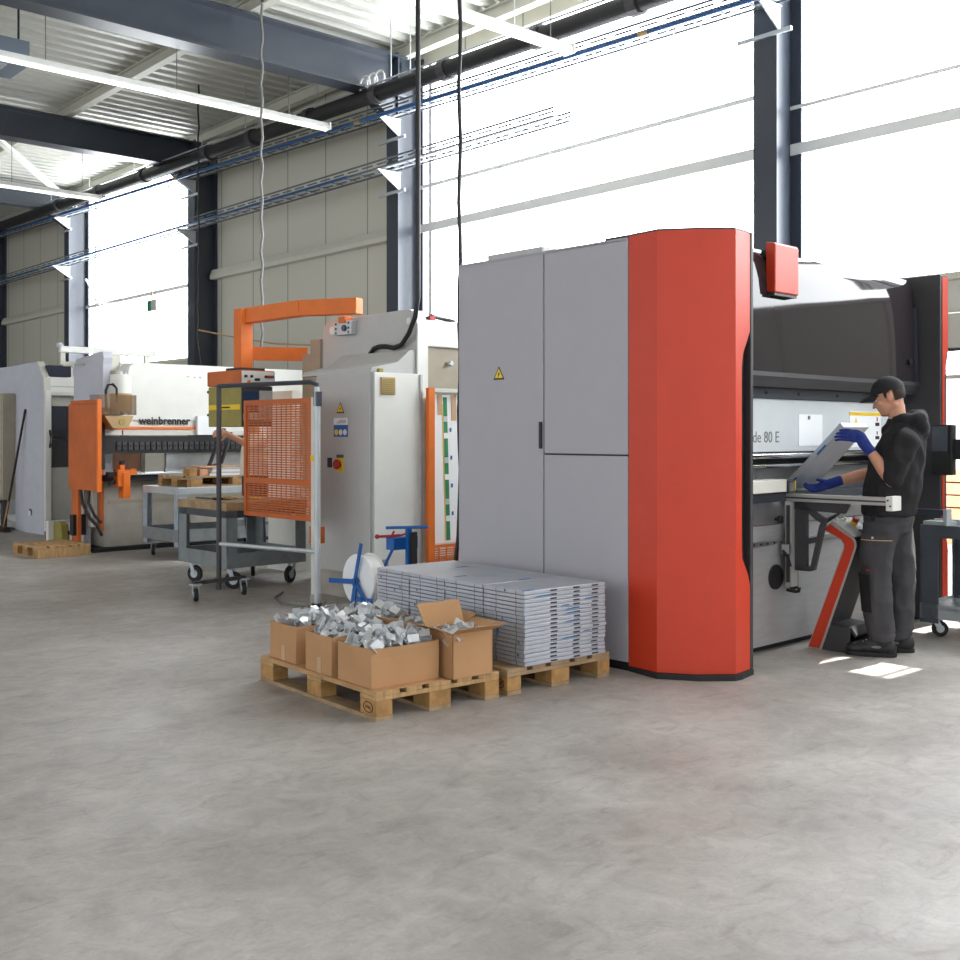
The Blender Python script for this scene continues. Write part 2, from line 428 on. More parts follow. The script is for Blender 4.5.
# corrugated deck, ribs along the beams
mb = MB(); p = .27; pts = []
y = -9
while y < 29:
    pts += [(y, 6.77), (y+.10, 6.77), (y+.135, 6.91), (y+.235, 6.91)]; y += p
pts.append((29.1, 6.77))
vs = [(x, yy, z) for x in (-9, 9.6) for yy, z in pts]; n = len(pts)
mb.add(vs, [(i, i+1, n+i+1, n+i) for i in range(n-1)])
mb.box(-9, 9.6, -9, 29.1, 6.93, 7.0)
struct('ceiling', B, mb, 'deck', 'white corrugated steel roof deck')
# wind bracing
struct('wind_brace', B, MB().bar((5.5, 18.1, 6.35), (9.1, 23.3, 6.3), .12, .06), 'white_paint', 'white diagonal roof brace')
struct('wind_brace', B, MB().cyl((9.35, 23.3, 4.75), (9.35, 21.1, 2.9), .025, 8), 'mullion', 'thin diagonal rod brace across the far window')

# ------------------------------------------------------------------ services along the wall
def zu(y): return 5.37 + .0316*y
def zl(y): return 4.98 + .004*y
def zd(y): return 5.62 + .0225*y
def sl(f, x, y0, y1, wd, h, dz=0): return MB().bar((x, y0, f(y0)+dz), (x, y1, f(y1)+dz), wd, h)
def tray(label, f, y0, y1, cols):
    t = Thing('cable_tray', label, 'cable tray', B, (8.85, y0, f(y0)))
    for x in (8.72, 9.0):
        a = t.part('side_rail', sl(f, x, y0, y1, .012, .022, -.05), 'rail_grey')
        t.part('side_rail', sl(f, x, y0, y1, .012, .022, .045), 'rail_grey')
    mb = MB(); y = y0
    while y < y1:
        for x in (8.72, 9.0): mb.bar((x, y, f(y)), (x, y+.24, f(y+.24)), .008, .02)
        mb.bar((8.72, y, f(y)-.05), (9.0, y, f(y)-.05), .03, .012); y += .34
    t.part('rung', mb, 'rail_grey', kind='stuff')
    t.part('tray_floor', sl(f, 8.79, y0, y1, .05, .006, -.05), 'galv'); t.part('tray_floor', sl(f, 8.93, y0, y1, .05, .006, -.05), 'galv')
    for y in cols:
        for dz in (-.07,):
            br = MB().prism([(8.68, f(y)+dz), (9.06, f(y)+dz), (9.06, f(y)+dz-.24)], 'y', y-.16, y-.145)
            br.box(8.68, 9.06, y-.18, y-.14, f(y)+dz-.012, f(y)+dz)
            t.part('bracket', br, 'galv')
            t.part('bracket_rail', MB().box(9.02, 9.05, y-.3, y+.3, f(y)+dz-.27, f(y)+dz-.23), 'galv')
    return t
tray('upper galvanised cable tray on the columns, below the black duct', zu, 1.0, 28.8, COLS[1:])
tray('lower galvanised cable tray, ending in front of the big window', zl, 8.6, 28.8, COLS[2:])
def pipe(name, label, cat, f, x, y0, y1, r, dz, m, joints=(), jm=None):
    t = Thing(name, label, cat, B, (x, y0, f(y0)+dz))
    t.part('pipe_run', MB().tube([(x, y0+(y1-y0)*i/12, f(y0+(y1-y0)*i/12)+dz) for i in range(13)], r, 14), m, smooth=True)
    for y in joints: t.part('coupling', MB().cyl((x, y, f(y)+dz), (x, y+.12, f(y+.12)+dz), r*1.25, 14), jm or m)
    return t
pipe('air_pipe', 'blue compressed-air pipe along the upper cable tray', 'pipe', zu, 8.66, 1., 28.8, .022, -.10, 'rail_blue', (7.2, 12.2, 17.6, 23), 'tan')
pipe('air_pipe', 'blue compressed-air pipe along the lower cable tray', 'pipe', zl, 8.66, 12.5, 28.8, .018, -.07, 'rail_blue', (17.9, 24), 'tan')
du = pipe('ventilation_duct', 'thick black round duct under the roof beams along the window wall', 'duct', zd, 8.55, 1., 28.8, .105, 0, 'black', (5, 7.2, 8.6, 10.2, 11.6, 13.2, 14.8, 16.2, 18.6, 20.6, 22.6), 'charcoal')
du.part('conduit', MB().tube([(8.5, 1, zd(1)+.12), (8.5, 28.8, zd(28.8)+.12)], .012, 6), 'galv')
for y in (6.6, 7.0, 9.0, 10.9, 11.3, 13, 14.6, 15, 16.4, 19, 21, 23): du.part('hanger_rod', MB().cyl((8.5, y, zd(y)+.1), (8.5, y, 6.8), .008, 6), 'galv')
for i in range(3):
    c = (8.5, 11.55+.16*i, zd(11.5)+.16)
    du.part('cable_loop', MB().tube([(c[0], c[1]+.11*math.cos(a/8*math.pi), c[2]+.11*math.sin(a/8*math.pi)) for a in range(17)], .012, 6), 'white_paint')

def lamp(label, x0, x1, y, z, wires):
    t = Thing('fluorescent_light', label, 'ceiling light', B, (x0, y, z), group='long hanging strip lights')
    t.part('housing', MB().prism([(y-.035, z+.07), (y+.035, z+.07), (y+.075, z), (y-.075, z)], 'x', x0, x1), 'cream_lamp')
    t.part('tube', MB().cyl((x0+.02, y, z-.02), (x1-.03, y, z-.02), .022, 10), 'lamp_tube', smooth=True)
    t.part('end_cap', MB().box(x1-.02, x1, y-.08, y+.08, z-.03, z+.075), 'white_paint')
    for x in wires: t.part('suspension_wire', MB().cyl((x, y, z+.07), (x, y, 6.58), .006, 5), 'cable_grey')
    return t
lamp('strip light hanging in front of the nearest dark roof beam, upper left', .5, 8.42, 12.62, 5.6, (4.6, 6.2, 7.8))
lamp('strip light hanging before the big window near the top edge', 2.5, 8.39, 8.03, 5.45, (6.6, 8.1))
lamp('farthest strip light, hanging low past the second roof beam', 1.5, 7.92, 19.1, 5.6, (6.4, 7.6))
# unit heater
mat('heater_blue', (112,124,138), .5, metal=.2)
h = Thing('unit_heater', 'blue-grey box heater hanging from the roof at the left edge', 'heater', B, (4.2, 14.2, 6.05))
h.part('casing', MB().box(3.4, 4.84, 13.8, 14.5, 5.96, 6.26), 'heater_blue', bev=.01)
h.part('louvre', MB().box(3.4, 4.6, 13.9, 14.4, 5.94, 5.98), 'galv')
h.part('hanger_rod', MB().cyl((4.72, 13.85, 6.25), (4.72, 13.85, 6.8), .014, 8), 'black')
h.part('valve', MB().box(4.78, 4.84, 13.85, 13.93, 6.06, 6.15), 'red')
# exit sign
e = Thing('exit_sign', 'small green exit sign hanging in front of the far window', 'exit sign', B, (8.8, 18.9, 3.7))
e.part('sign_box', MB().box(8.78, 8.81, 18.7, 19.05, 3.66, 3.86), 'cabinet_grey')
e.part('sign_face', MB().box(8.775, 8.78, 18.9, 19.05, 3.68, 3.84), 'green')
e.part('suspension_wire', MB().cyl((8.8, 18.9, 3.86), (8.8, 18.9, 4.55), .012, 6), 'tan')

# hanging cables and hoses (world coordinates)
def cable(label, pts, r, m, name='hanging_cable'):
    return solo(name, label, 'cable', W, MB().tube(pts, r, 8), m, org=pts[-1], smooth=True)
def wob(x, y, z0, z1, n=24, a=.008):
    return [(x + a*math.sin(i*1.7), y + a*math.cos(i*2.3), z0 + (z1-z0)*i/n) for i in range(n+1)]
cable('black hose hanging beside the left edge of the big grey cabinet', wob(-.165, 8.95, 6.7, .9) + [(-.175, 8.95, .6), (-.2, 8.96, .38)], .017, 'cable_black')
c = [(-.541, 9.6, z) for z in (6.7, 5.5, 4.2, 3.2, 2.62)]
hp0 = [M.w(x, y, z) for x, y, z in ((.985, 3.17, 2.45), (1.0, 3.27, 2.32), (1.02, 3.40, 2.225), (1.03, 3.52, 2.205), (1.035, 3.64, 2.225), (1.035, 3.74, 2.23), (1.035, 3.82, 2.215), (1.04, 3.88, 2.17))]
cable('black hose hanging down to the top of the off-white press', c + [tuple(p) for p in hp0], .022, 'cable_black')
cable('thin grey chain cable hanging down behind the orange swing arm', wob(-2.62, 13.2, 6.7, 2.42, 40, .012), .016, 'cable_grey')
cable('thin black cable hanging in front of the second far column', wob(-4.25, 16.6, 6.7, 2.75, 30, .01) + [(-4.2, 16.6, 2.5), (-4.1, 16.6, 2.3)], .014, 'cable_black')
cable('slack pale rope strung behind the orange swing arm', [(-4.25, 16.6, 3.0), (-3.6, 16.3, 2.86), (-3.0, 15.9, 2.74), (-2.4, 15.5, 2.68), (-1.8, 15.2, 2.66)], .012, 'tan')
# outside the doorway
mb = MB()
for i in range(6): mb.box(14.2, 15.2, 3.6, 8.4, -.02+i*.165, .125+i*.165)
cr = solo('timber_stack', 'sunlit stack of pinkish timber outside the open doorway', 'timber stack', B, mb, 'brick', (14.2, 3.6, 0))

# ================================================================== THE BIG GREY AND ORANGE PRESS
A = Thing('press_brake', 'large grey and red-orange bending press with a gloss black hood', 'machine', M, (1.5, .5, 0))
A.part('frame', MB().box(.03, .74, .01, 1.51, .07, 2.6).box(.48, 3.1, .1, 1.45, .05, 2.5), 'charcoal')
A.part('plinth', MB().box(.005, .74, .005, 1.5, 0, .05).box(.5, 3.1, -.2, 1.4, 0, .05), 'black')
dr = A.part('cabinet_door', MB().box(0, .03, .706, 1.52, .05, 2.612), 'grey_paint', bev=.004, label='tall plain grey door with a warning sign')
A.part('door_handle', MB().box(-.014, 0, .710, .734, 1.335, 1.51), 'black', dr, bev=.004)
A.part('cover_panel', MB().box(0, .03, .004, .696, 1.305, 2.612), 'grey_paint', bev=.004, label='upper grey panel')
A.part('cover_panel', MB().box(0, .03, .004, .696, .05, 1.295), 'grey_paint', bev=.004, label='lower grey panel')
A.part('cabinet_side', MB().box(.03, .74, 1.50, 1.52, .075, 2.612), 'grey_paint')
A.part('roof_panel', MB().box(0, .74, .004, 1.52, 2.6, 2.618), 'grey_paint')
A.part('roof_vent', MB().box(.03, .62, .74, 1.26, 2.618, 2.66), 'cabinet_grey', bev=.006)
def warning(thing, px, y, z, s, parent, fr='x'):
    """yellow triangle with a bolt on a face x = px"""
    tri = lambda k: [(y + k*s*.55, z - k*s*.42), (y - k*s*.55, z - k*s*.42), (y, z + k*s*.52)]
    a = thing.part('warning_sign', MB().prism(tri(1.15), 'x', px-.002, px), 'ink', parent)
    b_ = MB().prism(tri(.86), 'x', px-.003, px-.002)
    thing.part('sign_face', b_, 'yellow', parent)
    k = s
    bolt = [(y-.02*k/.1*.6, z+.02*k/.1), (y+.022*k/.1*.6, z-.005*k/.1), (y+.004*k/.1, z-.005*k/.1), (y+.012*k/.1, z-.034*k/.1), (y-.02*k/.1*.7, z+.002*k/.1), (y-.002*k/.1, z+.002*k/.1)]
    thing.part('bolt_mark', MB().prism(bolt, 'x', px-.004, px-.003), 'ink', parent)
warning(A, 0, 1.115, 1.838, .083, dr)
# orange end tower
PA, PB, PM, PC, PD = (0., -.003), (-.022, -.232), (.10, -.425), (.275, -.575), (.45, -.558)
tw = A.part('orange_tower', MB().prism([PA, PB, PM, PC, (.30, -.54), (.42, -.1), (.42, 0)], 'z', .032, 2.622), 'red_orange', smooth=True)
def notch(z_top, z_bot, x_in, x_out, sgn=1):
    """front strip with a long shallow cut: (t, z) outline"""
    return [(0, z_bot), (1, z_bot), (1, .53), (.85, .60), (.45, .70), (.42, .9), (.42, 1.82), (.5, 1.90), (1, 2.04), (1, z_top), (0, z_top)]
def strip(a, b_, prof, th):
    a = Vector((*a, 0)); b_ = Vector((*b_, 0)); d = b_-a; nrm = Vector((-d.y, d.x, 0)).normalized()*th
    k = len(prof); vs = [a + d*t + Vector((0,0,z)) for t, z in prof]; vs += [v + nrm for v in vs]
    return MB().add(vs, [(i,(i+1)%k,k+(i+1)%k,k+i) for i in range(k)] + [tuple(range(k-1,-1,-1)), tuple(range(k,2*k))])
A.part('front_strip', strip(PC, PD, notch(2.622, .032, 0, 0), .02), 'red_orange', tw)
A.part('tower_core', MB().prism([(.30, -.535), (.44, -.525), (.46, -.5), (.46, 0), (.30, 0)], 'z', .05, 2.6), 'black')
A.part('side_plate', MB().box(.452, .482, -.562, .3, .0, 2.632), 'charcoal', bev=.006)
A.part('tower_base', MB().prism([(.0, .0), (-.05, -.25), (.08, -.462), (.235, -.60), (.30, -.605), (.465, -.575), (.465, 0)], 'z', 0, .03), 'rubber')
A.part('tower_cap', MB().prism([(.01, 0), (-.012, -.23), (.118, -.41), (.28, -.565), (.452, -.55), (.45, .2), (.02, .2)], 'z', 2.622, 2.636), 'charcoal')
# working front
fp = A.part('front_panel', MB().box(.482, 3.1, -.26, -.22, .045, .832), 'brushed', bev=.003)
A.part('access_cover', MB().lathe([(.082, 0), (.082, -.012), (.0801, -.014)], (1.21, -.26, .484), 'y', 28), 'black', fp, smooth=True)
A.part('guide_rail', MB().box(.482, 3.05, -.285, -.26, .70, .73), 'steel', fp)
mb = MB()
for i in range(11): mb.cyl((.6+i*.08, -.288, .715), (.6+i*.08, -.284, .715), .008, 8)
A.part('rail_screws', mb, 'black', fp)
dw = A.part('tool_drawer', MB().box(.482, 3.05, -.275, -.2, .838, .985), 'steel', bev=.004)
A.part('drawer_knob', MB().lathe([(.01, 0), (.012, -.02), (.026, -.025), (.026, -.045), (.015, -.05)], (1.19, -.275, .868), 'y', 14), 'black', dw, smooth=True)
A.part('lower_beam', MB().box(.482, 3.05, -.3, .1, .985, 1.035), 'dark_steel')
A.part('back_panel', MB().box(.482, 1.36, -.02, .05, 1.035, 1.205).box(1.366, 3.05, -.02, .05, 1.035, 1.205), 'cabinet_grey')
mb = MB()
for y, z, r in ((-.2, 1.217, .018), (-.24, 1.285, .021)): mb.cyl((.49, y, z), (3.05, y, z), r, 14)
A.part('clamp_rail', mb, 'chrome', smooth=True)
A.part('clamp_gap', MB().box(.49, 3.05, -.16, -.1, 1.2, 1.31), 'black')
ub = A.part('upper_beam', MB().box(.482, 3.08, -.26, .1, 1.312, 1.662), 'beam_panel', bev=.003)
A.part('beam_lettering', text_mb('de 80 E', .105, (.94, -.2605, 1.375), (1,0,0), (0,0,1), .001), 'cable_grey', ub)
A.part('paper_sheet', MB().box(1.50, 1.815, -.264, -.2605, 1.35, 1.565), 'paper', ub)
A.part('paper_clip', MB().box(1.62, 1.645, -.268, -.264, 1.53, 1.555), 'cable_grey', ub)
lb = A.part('notice', MB().box(2.2, 2.67, -.264, -.2605, 1.335, 1.595), 'paper', ub)
A.part('notice_band', MB().box(2.2, 2.67, -.266, -.264, 1.565, 1.59), 'yellow', ub)
A.part('notice_mark', MB().box(2.585, 2.645, -.266, -.264, 1.49, 1.515).box(2.585, 2.645, -.266, -.264, 1.39, 1.415), 'ink', ub)
A.part('notice_mark', MB().box(2.605, 2.62, -.266, -.264, 1.525, 1.555).box(2.605, 2.62, -.266, -.264, 1.425, 1.45), 'red', ub)
A.part('notice_mark', MB().prism([(2.27,1.51),(2.31,1.51),(2.29,1.55)], 'y', -.266, -.264), 'yellow', ub)
A.part('beam_strip', MB().box(.482, 3.08, -.275, .1, 1.664, 1.732), 'dark_steel')
mb = MB()
for x in (1.08, 1.48, 2.0, 2.5): mb.cyl((x, -.279, 1.70), (x, -.275, 1.70), .012, 10)
A.part('strip_screws', mb, 'black')
hp = [(.1, 2.628), (-.255, 2.628), (-.29, 2.618), (-.315, 2.59), (-.332, 2.52), (-.343, 2.42), (-.35, 2.3), (-.355, 2.15), (-.358, 2.0), (-.36, 1.83), (.1, 1.83)]
hd = A.part('hood', MB().prism(hp, 'x', .485, 3.06), 'hood_gloss', smooth=True)
A.part('hood_lip', MB().prism([(.1, 1.828), (-.374, 1.828), (-.374, 1.80), (-.345, 1.735), (.1, 1.735)], 'x', .485, 3.08), 'charcoal')
fr_ = MB().bar((.5, -.352, 2.4), (.5, -.362, 1.83), .03, .02).bar((3.04, -.352, 2.4), (3.04, -.362, 1.83), .03, .02)
A.part('hood_frame', fr_, 'dark_steel', hd)
A.part('hood_latch', MB().cyl((2.93, -.378, 1.98), (2.93, -.366, 1.98), .025, 12), 'black', hd)
ls = MB().prism([(-.335, 2.665), (-.395, 2.655), (-.405, 2.64), (-.405, 2.335), (-.335, 2.345)], 'x', .975, 1.262)
A.part('lamp_box', ls, 'red_orange', bev=.008, label='red-orange block on the hood top')
A.part('lamp_box_base', MB().box(.985, 1.252, -.395, -.31, 2.318, 2.337).box(1.0, 1.24, -.34, -.2, 2.36, 2.62), 'charcoal')
# far tower
A.part('inner_plate', MB().box(3.08, 3.11, -.535, 1.2, 0, 2.645), 'charcoal', bev=.006)
rt = A.part('orange_tower', MB().prism([(3.115, -.535), (3.15, -.55), (3.42, -.41), (3.52, -.2), (3.52, 1.0), (3.115, 1.0)], 'z', .05, 2.635), 'charcoal')
A.part('front_strip', strip((3.105, -.54), (3.152, -.563), notch(2.63, .055, 0, 0), .02), 'red_orange', rt)
# back gauge beam seen above the table
bg = A.part('gauge_beam', MB().box(.5, 1.19, -.36, -.22, 1.052, 1.132), 'offwhite', bev=.004)
A.part('gauge_head', MB().box(1.19, 1.27, -.37, -.21, 1.04, 1.125), 'charcoal', bg)
A.part('gauge_lens', MB().box(1.205, 1.255, -.375, -.37, 1.055, 1.115), 'steel', bg)
A.part('gauge_mark', MB().box(1.275, 1.30, -.36, -.24, 1.06, 1.12), 'yellow', bg)
A.part('lower_tool', MB().box(.5, 3.0, -.10, -.03, 1.035, 1.065), 'steel')
A.part('die_marker', MB().box(.95, 1.07, -.16, -.1, 1.10, 1.135), 'yellow')
# sheet support arm with its bracket, seen before the worker
sa = A.part('support_arm', MB().box(1.28, 1.36, -1.0, -.24, .985, 1.035), 'alu', bev=.006)
A.part('arm_groove', MB().box(1.276, 1.28, -1.0, -.26, 1.005, 1.015), 'charcoal', sa)
A.part('end_plate', MB().box(1.262, 1.378, -1.045, -1.0, .955, 1.045), 'white_paint', sa, bev=.004)
A.part('end_holes', MB().cyl((1.258, -1.015, 1.02), (1.262, -1.015, 1.02), .006, 8).cyl((1.258, -1.03, .985), (1.262, -1.03, .985), .006, 8), 'black', sa)
brk = MB()
def plate(mb, pts, x0, x1): mb.prism(pts, 'x', x0, x1)
plate(brk, [(-.345, .985), (-.735, .985), (-.70, .92), (-.345, .93)], 1.305, 1.335)
plate(brk, [(-.35, .985), (-.435, .985), (-.435, .53), (-.35, .53)], 1.305, 1.335)
plate(brk, [(-.36, .53), (-.46, .53), (-.47, .56), (-.36, .565)], 1.305, 1.335)
plate(brk, [(-.70, .945), (-.66, .915), (-.545, .87), (-.525, .83), (-.455, .53), (-.49, .54), (-.565, .85), (-.58, .885)], 1.305, 1.335)
plate(brk, [(-.40, .95), (-.44, .95), (-.565, .885), (-.545, .85), (-.50, .87)], 1.305, 1.335)
plate(brk, [(-.40, .735), (-.51, .76), (-.50, .72), (-.40, .70)], 1.305, 1.335)
A.part('bracket', brk, 'charcoal', sa)
sp = MB().box(1.27, 1.35, -.345, -.3, .42, .985)
A.part('slide_post', sp, 'alu', sa)
A.part('slide_groove', MB().box(1.264, 1.27, -.335, -.31, .45, .96), 'charcoal', sa)
A.part('carriage', MB().prism([(-.26, .50), (-.26, .80), (-.30, .83), (-.315, .80), (-.315, .58), (-.335, .52), (-.335, .40), (-.285, .38)], 'x', 1.355, 1.373), 'black', sa)
A.part('clamp_lever', MB().tube([(1.24, -.30, .66), (1.235, -.34, .62), (1.235, -.36, .56)], .01, 8), 'black', sa, smooth=True)
A.part('clamp_block', MB().box(1.24, 1.27, -.345, -.29, .64, .70), 'steel', sa)
A.part('foot_hook', MB().tube([(1.26, -.32, .40), (1.26, -.38, .395), (1.26, -.405, .40), (1.26, -.41, .425)], .012, 8), 'black', sa, smooth=True)
# second, farther support arm behind the worker
# black box with arm on the far tower
cb = A.part('control_arm', MB().box(3.0, 3.075, -.66, -.50, 1.12, 1.50), 'black', bev=.01)
A.part('arm_plate', MB().box(2.985, 3.0, -.63, -.51, 1.3, 1.49), 'dark_steel', cb)
A.part('arm_tube', MB().box(3.02, 3.075, -1.4, -.66, 1.24, 1.39), 'black', cb)

# foot-control stand
K = Thing('foot_control_stand', 'leaning orange and grey control stand with foot pedal by the worker', 'control stand', M, (1.58, -.42, 0))
out = [(-.36, 0), (-.462, 0), (-.70, .665), (-.712, .705), (-.708, .735), (-.69, .76), (-.53, .85), (-.47, .80), (-.605, .735), (-.622, .71), (-.618, .68)]
outi = [(-.372, .01), (-.45, .01), (-.688, .668), (-.698, .705), (-.695, .73), (-.68, .75), (-.53, .836), (-.488, .80), (-.612, .742), (-.632, .712), (-.63, .68)]
bd = K.part('stand_body', MB().prism(out, 'x', 1.452, 1.72), 'charcoal', bev=.004)
K.part('side_band', MB().prism(out, 'x', 1.446, 1.452), 'alu', bd)
K.part('orange_band', MB().prism(outi, 'x', 1.438, 1.446), 'red_orange', bd)
nv = Vector((0, -.50, .87)).normalized()
tp = K.part('control_panel', MB().bar((1.585, -.525, .862), (1.585, -.70, .765), .27, .012, up=nv), 'cabinet_grey')
for i in range(3): K.part('push_button', MB().cyl((1.50+.05*i, -.545-.0*i, .858), (1.50+.05*i, -.552, .872), .014, 10), 'white_paint', tp)
K.part('stop_button', MB().cyl((1.62, -.60, .832), (1.62, -.608, .848), .024, 12), 'yellow', tp)
K.part('stop_knob', MB().cyl((1.62, -.608, .848), (1.62, -.62, .872), .02, 12, .024), 'red', tp)
K.part('panel_screen', MB().bar((1.64, -.655, .797), (1.64, -.70, .774), .11, .01, up=nv), 'black', tp)
pd = MB().prism([(-.45, 0), (-.70, 0), (-.70, .02), (-.69, .03), (-.46, .03)], 'x', 1.47, 1.72)
pd.prism([(-.46, .03), (-.47, .19), (-.66, .175), (-.70, .12), (-.69, .105), (-.645, .155), (-.49, .165), (-.475, .03)], 'x', 1.47, 1.72)
pd.box(1.455, 1.47, -.66, -.455, 0, .17).box(1.72, 1.735, -.66, -.455, 0, .17)
K.part('pedal_guard', pd, 'charcoal', bev=.003)
K.part('foot_pedal', MB().prism([(-.5, .03), (-.66, .03), (-.66, .045), (-.5, .075)], 'x', 1.5, 1.69), 'black')

# bent sheet in the worker's hands
SH = Thing('bent_sheet', 'bent grey metal sheet tilted up in the gloved hands of the worker', 'metal sheet', M, (1.62, -.16, 1.045))
a0, a1 = Vector((0, -.165, 1.05)), Vector((0, -.585, 1.475)); dirv = (a1-a0).normalized(); nr = Vector((0, dirv.z, -dirv.y))
mb = MB()
for x0, x1, off, th in ((1.52, 1.86, 0, .004), (1.52, 1.526, 0, .04), (1.854, 1.86, 0, .04)):
    vs = [Vector((x, 0, 0)) + e + nr*o_ for e in (a0, a1) for x in (x0, x1) for o_ in (off, off+th)]
    mb.add(vs, [(0,1,3,2),(4,6,7,5),(0,4,5,1),(2,3,7,6),(0,2,6,4),(1,5,7,3)])
SH.part('sheet_body', mb, 'panel_metal')
for e, s_ in ((a0, 1), (a1, -1)):
    mb = MB(); vs = [Vector((x, 0, 0)) + e + nr*o_ + dirv*q for q in (0, .005*s_) for x in (1.52, 1.86) for o_ in (0, .04)]
    mb.add(vs, [(0,1,3,2),(4,6,7,5),(0,4,5,1),(2,3,7,6),(0,2,6,4),(1,5,7,3)])
    SH.part('end_flange', mb, 'panel_metal')
mb = MB(); vs = [Vector((x, 0, 0)) + a0 + dirv*q + nr*.01 for q in (.33, .42) for x in (1.519,)]
mb.bar(vs[0], vs[1], .004, .012); mb.bar(Vector((1.519,0,0))+a0+dirv*.02+nr*.008, Vector((1.519,0,0))+a0+dirv*.11+nr*.008, .004, .01)
SH.part('film_strip', mb, 'blue')

# steel cart at the right edge
CX0, CX1, CY0, CY1 = 2.42, 3.0, -1.9, -.68
def caster(t, x, y, r=.075, ang=0, plate_z=None, m='rubber', w=.035):
    """wheel with its fork as one part and a sub-part"""
    z1 = plate_z if plate_z is not None else r*2+.04
    ca, sa = math.cos(ang), math.sin(ang); ox, oy = -.035*ca, -.035*sa
    cx, cy = x+ox, y+oy
    ax = Vector((-sa, ca, 0)); c = Vector((cx, cy, r))
    mb = MB().cyl(c-ax*w/2, c+ax*w/2, r, 20)
    wh = t.part('wheel', mb, m, bev=.005)
    t.part('hub', MB().cyl(c-ax*(w/2+.004), c+ax*(w/2+.004), r*.5, 14), 'galv', wh)
    fk = MB()
    for s_ in (-1, 1):
        q = ax*s_*(w/2+.008)
        fk.bar(c+q, Vector((x, y, z1-.012))+q, .006, .04, up=(ca, sa, 0))
    fk.box(x-.04, x+.04, y-.04, y+.04, z1-.015, z1)
    t.part('fork', fk, 'galv', wh)
c = Thing('workshop_cart', 'dark grey steel cart beside the worker at the right edge', 'cart', M, (2.7, -1.0, 0))
c.part('cart_top', MB().box(CX0, CX1, CY0, CY1, .70, .79), 'cart_dark', bev=.004)
for x0, x1 in ((CX0, CX0+.05), (CX1-.05, CX1)):
    for y0, y1 in ((CY0, CY0+.13), (CY1-.13, CY1)):
        mb = MB().box(x0 if x0 == CX0 else x1-.012, x0+.012 if x0 == CX0 else x1, y0, y1, .1, .70)
        yy = (y0, y0+.012) if y0 == CY0 else (y1-.012, y1)
        mb.box(x0, x1, *yy, .1, .70)
        c.part('leg', mb, 'cart_dark')
c.part('bottom_tray', MB().box(CX0, CX1, CY0, CY1, .20, .215).box(CX0, CX0+.012, CY0, CY1, .13, .235).box(CX1-.012, CX1, CY0, CY1, .13, .235).box(CX0, CX1, CY1-.012, CY1, .13, .235).box(CX0, CX1, CY0, CY0+.012, .13, .235), 'galv')
for x in (CX0+.06, CX1-.06):
    for y in (CY0+.1, CY1-.08): caster(c, x, y, .055, 2.2, .13)
t = Thing('metal_profile', 'long metal profile with an end plate lying on the right cart', 'profile', M, (2.62, -1.2, .79))
t.part('bar', MB().box(2.40, 2.46, -.86, -.40, .86, .90), 'dark_steel')
t.part('bar', MB().box(2.56, 2.60, -1.1, -.72, .79, .825), 'galv')
t.part('end_plate', MB().box(2.39, 2.47, -.885, -.86, .815, .905).box(2.43, 2.56, -.885, -.70, .79, .815).box(2.39, 2.43, -.885, -.872, .79, .815), 'galv')
t.part('roller', MB().cyl((2.50, -1.0, .82), (2.53, -1.0, .82), .03, 14), 'white_paint')

# ================================================================== PALLETS, BOXES AND SHEET STACKS
def pallet(label, fr, lx, ly, org=(0,0), z=0, h=.144, wood='wood', group=None, sides=False):
    """long boards along y, stringers along x"""
    t = Thing('pallet', label, 'pallet', fr, (org[0]+lx/2, org[1]+ly/2, z), group)
    ox, oy = org; bh = .022; nb = 5
    bw = (.145, .10, .145, .10, .145); gap = (lx-sum(bw)*lx/.8)/4; x = ox
    for i in range(nb):
        w_ = bw[i]*lx/.8
        t.part('top_board', MB().box(x, x+w_, oy, oy+ly, z+h-bh, z+h), wood, bev=.003); x += w_+gap
    for y in (oy, oy+ly/2-.0725, oy+ly-.145):
        t.part('cross_board', MB().box(ox, ox+lx, y, y+.145, z+h-2*bh, z+h-bh-.0005), wood, bev=.002)
    for x, w_ in ((ox, .10), (ox+lx/2-.07, .14), (ox+lx-.10, .10)):
        for y in (oy, oy+ly/2-.0725, oy+ly-.145):
            t.part('block', MB().box(x, x+w_, y, y+.145, z+bh, z+h-2*bh-.0005), 'wood_end', bev=.004)
        t.part('bottom_board', MB().box(x, x+w_, oy, oy+ly, z, z+bh-.0005), 'wood_grey', bev=.002)
    if sides: t.part('side_board', MB().box(ox, ox+lx, oy-.018, oy-.001, z+.002, z+h-bh-.004), wood, bev=.002)
    return t
pa = pallet('weathered wooden pallet carrying the open cardboard boxes', P1, .8, 1.2)
p2 = pallet('wooden pallet under the stacked sheet-metal panels', P2, .8, 1.46, wood='wood_grey')
mark = MB().tube([(-.0015, .07+.042*math.cos(i*math.pi/10), .062+.026*math.sin(i*math.pi/10)) for i in range(21)], .0022, 5)
p2.part('burnt_mark', mark, 'hair')
p2.part('burnt_mark', text_mb('EUR', .032, (-.001, .098, .051), (0,-1,0), (0,0,1), .0005), 'hair')
mk = MB().tube([(-.0015, .07+.042*math.cos(i*math.pi/10), .062+.026*math.sin(i*math.pi/10)) for i in range(21)], .0022, 5)
pa.part('burnt_mark', mk, 'hair')
pa.part('burnt_mark', text_mb('EPAL', .024, (-.001, .098, .053), (0,-1,0), (0,0,1), .0005), 'hair')
sheet = MB().box(-.005, .43, .005, 1.18, .1445, .1495)
solo('cardboard_sheet', 'flat cardboard sheet lying on the pallet under the boxes', 'cardboard', P1, sheet, 'cardboard', (0, 0, .1445))
ZB = .15
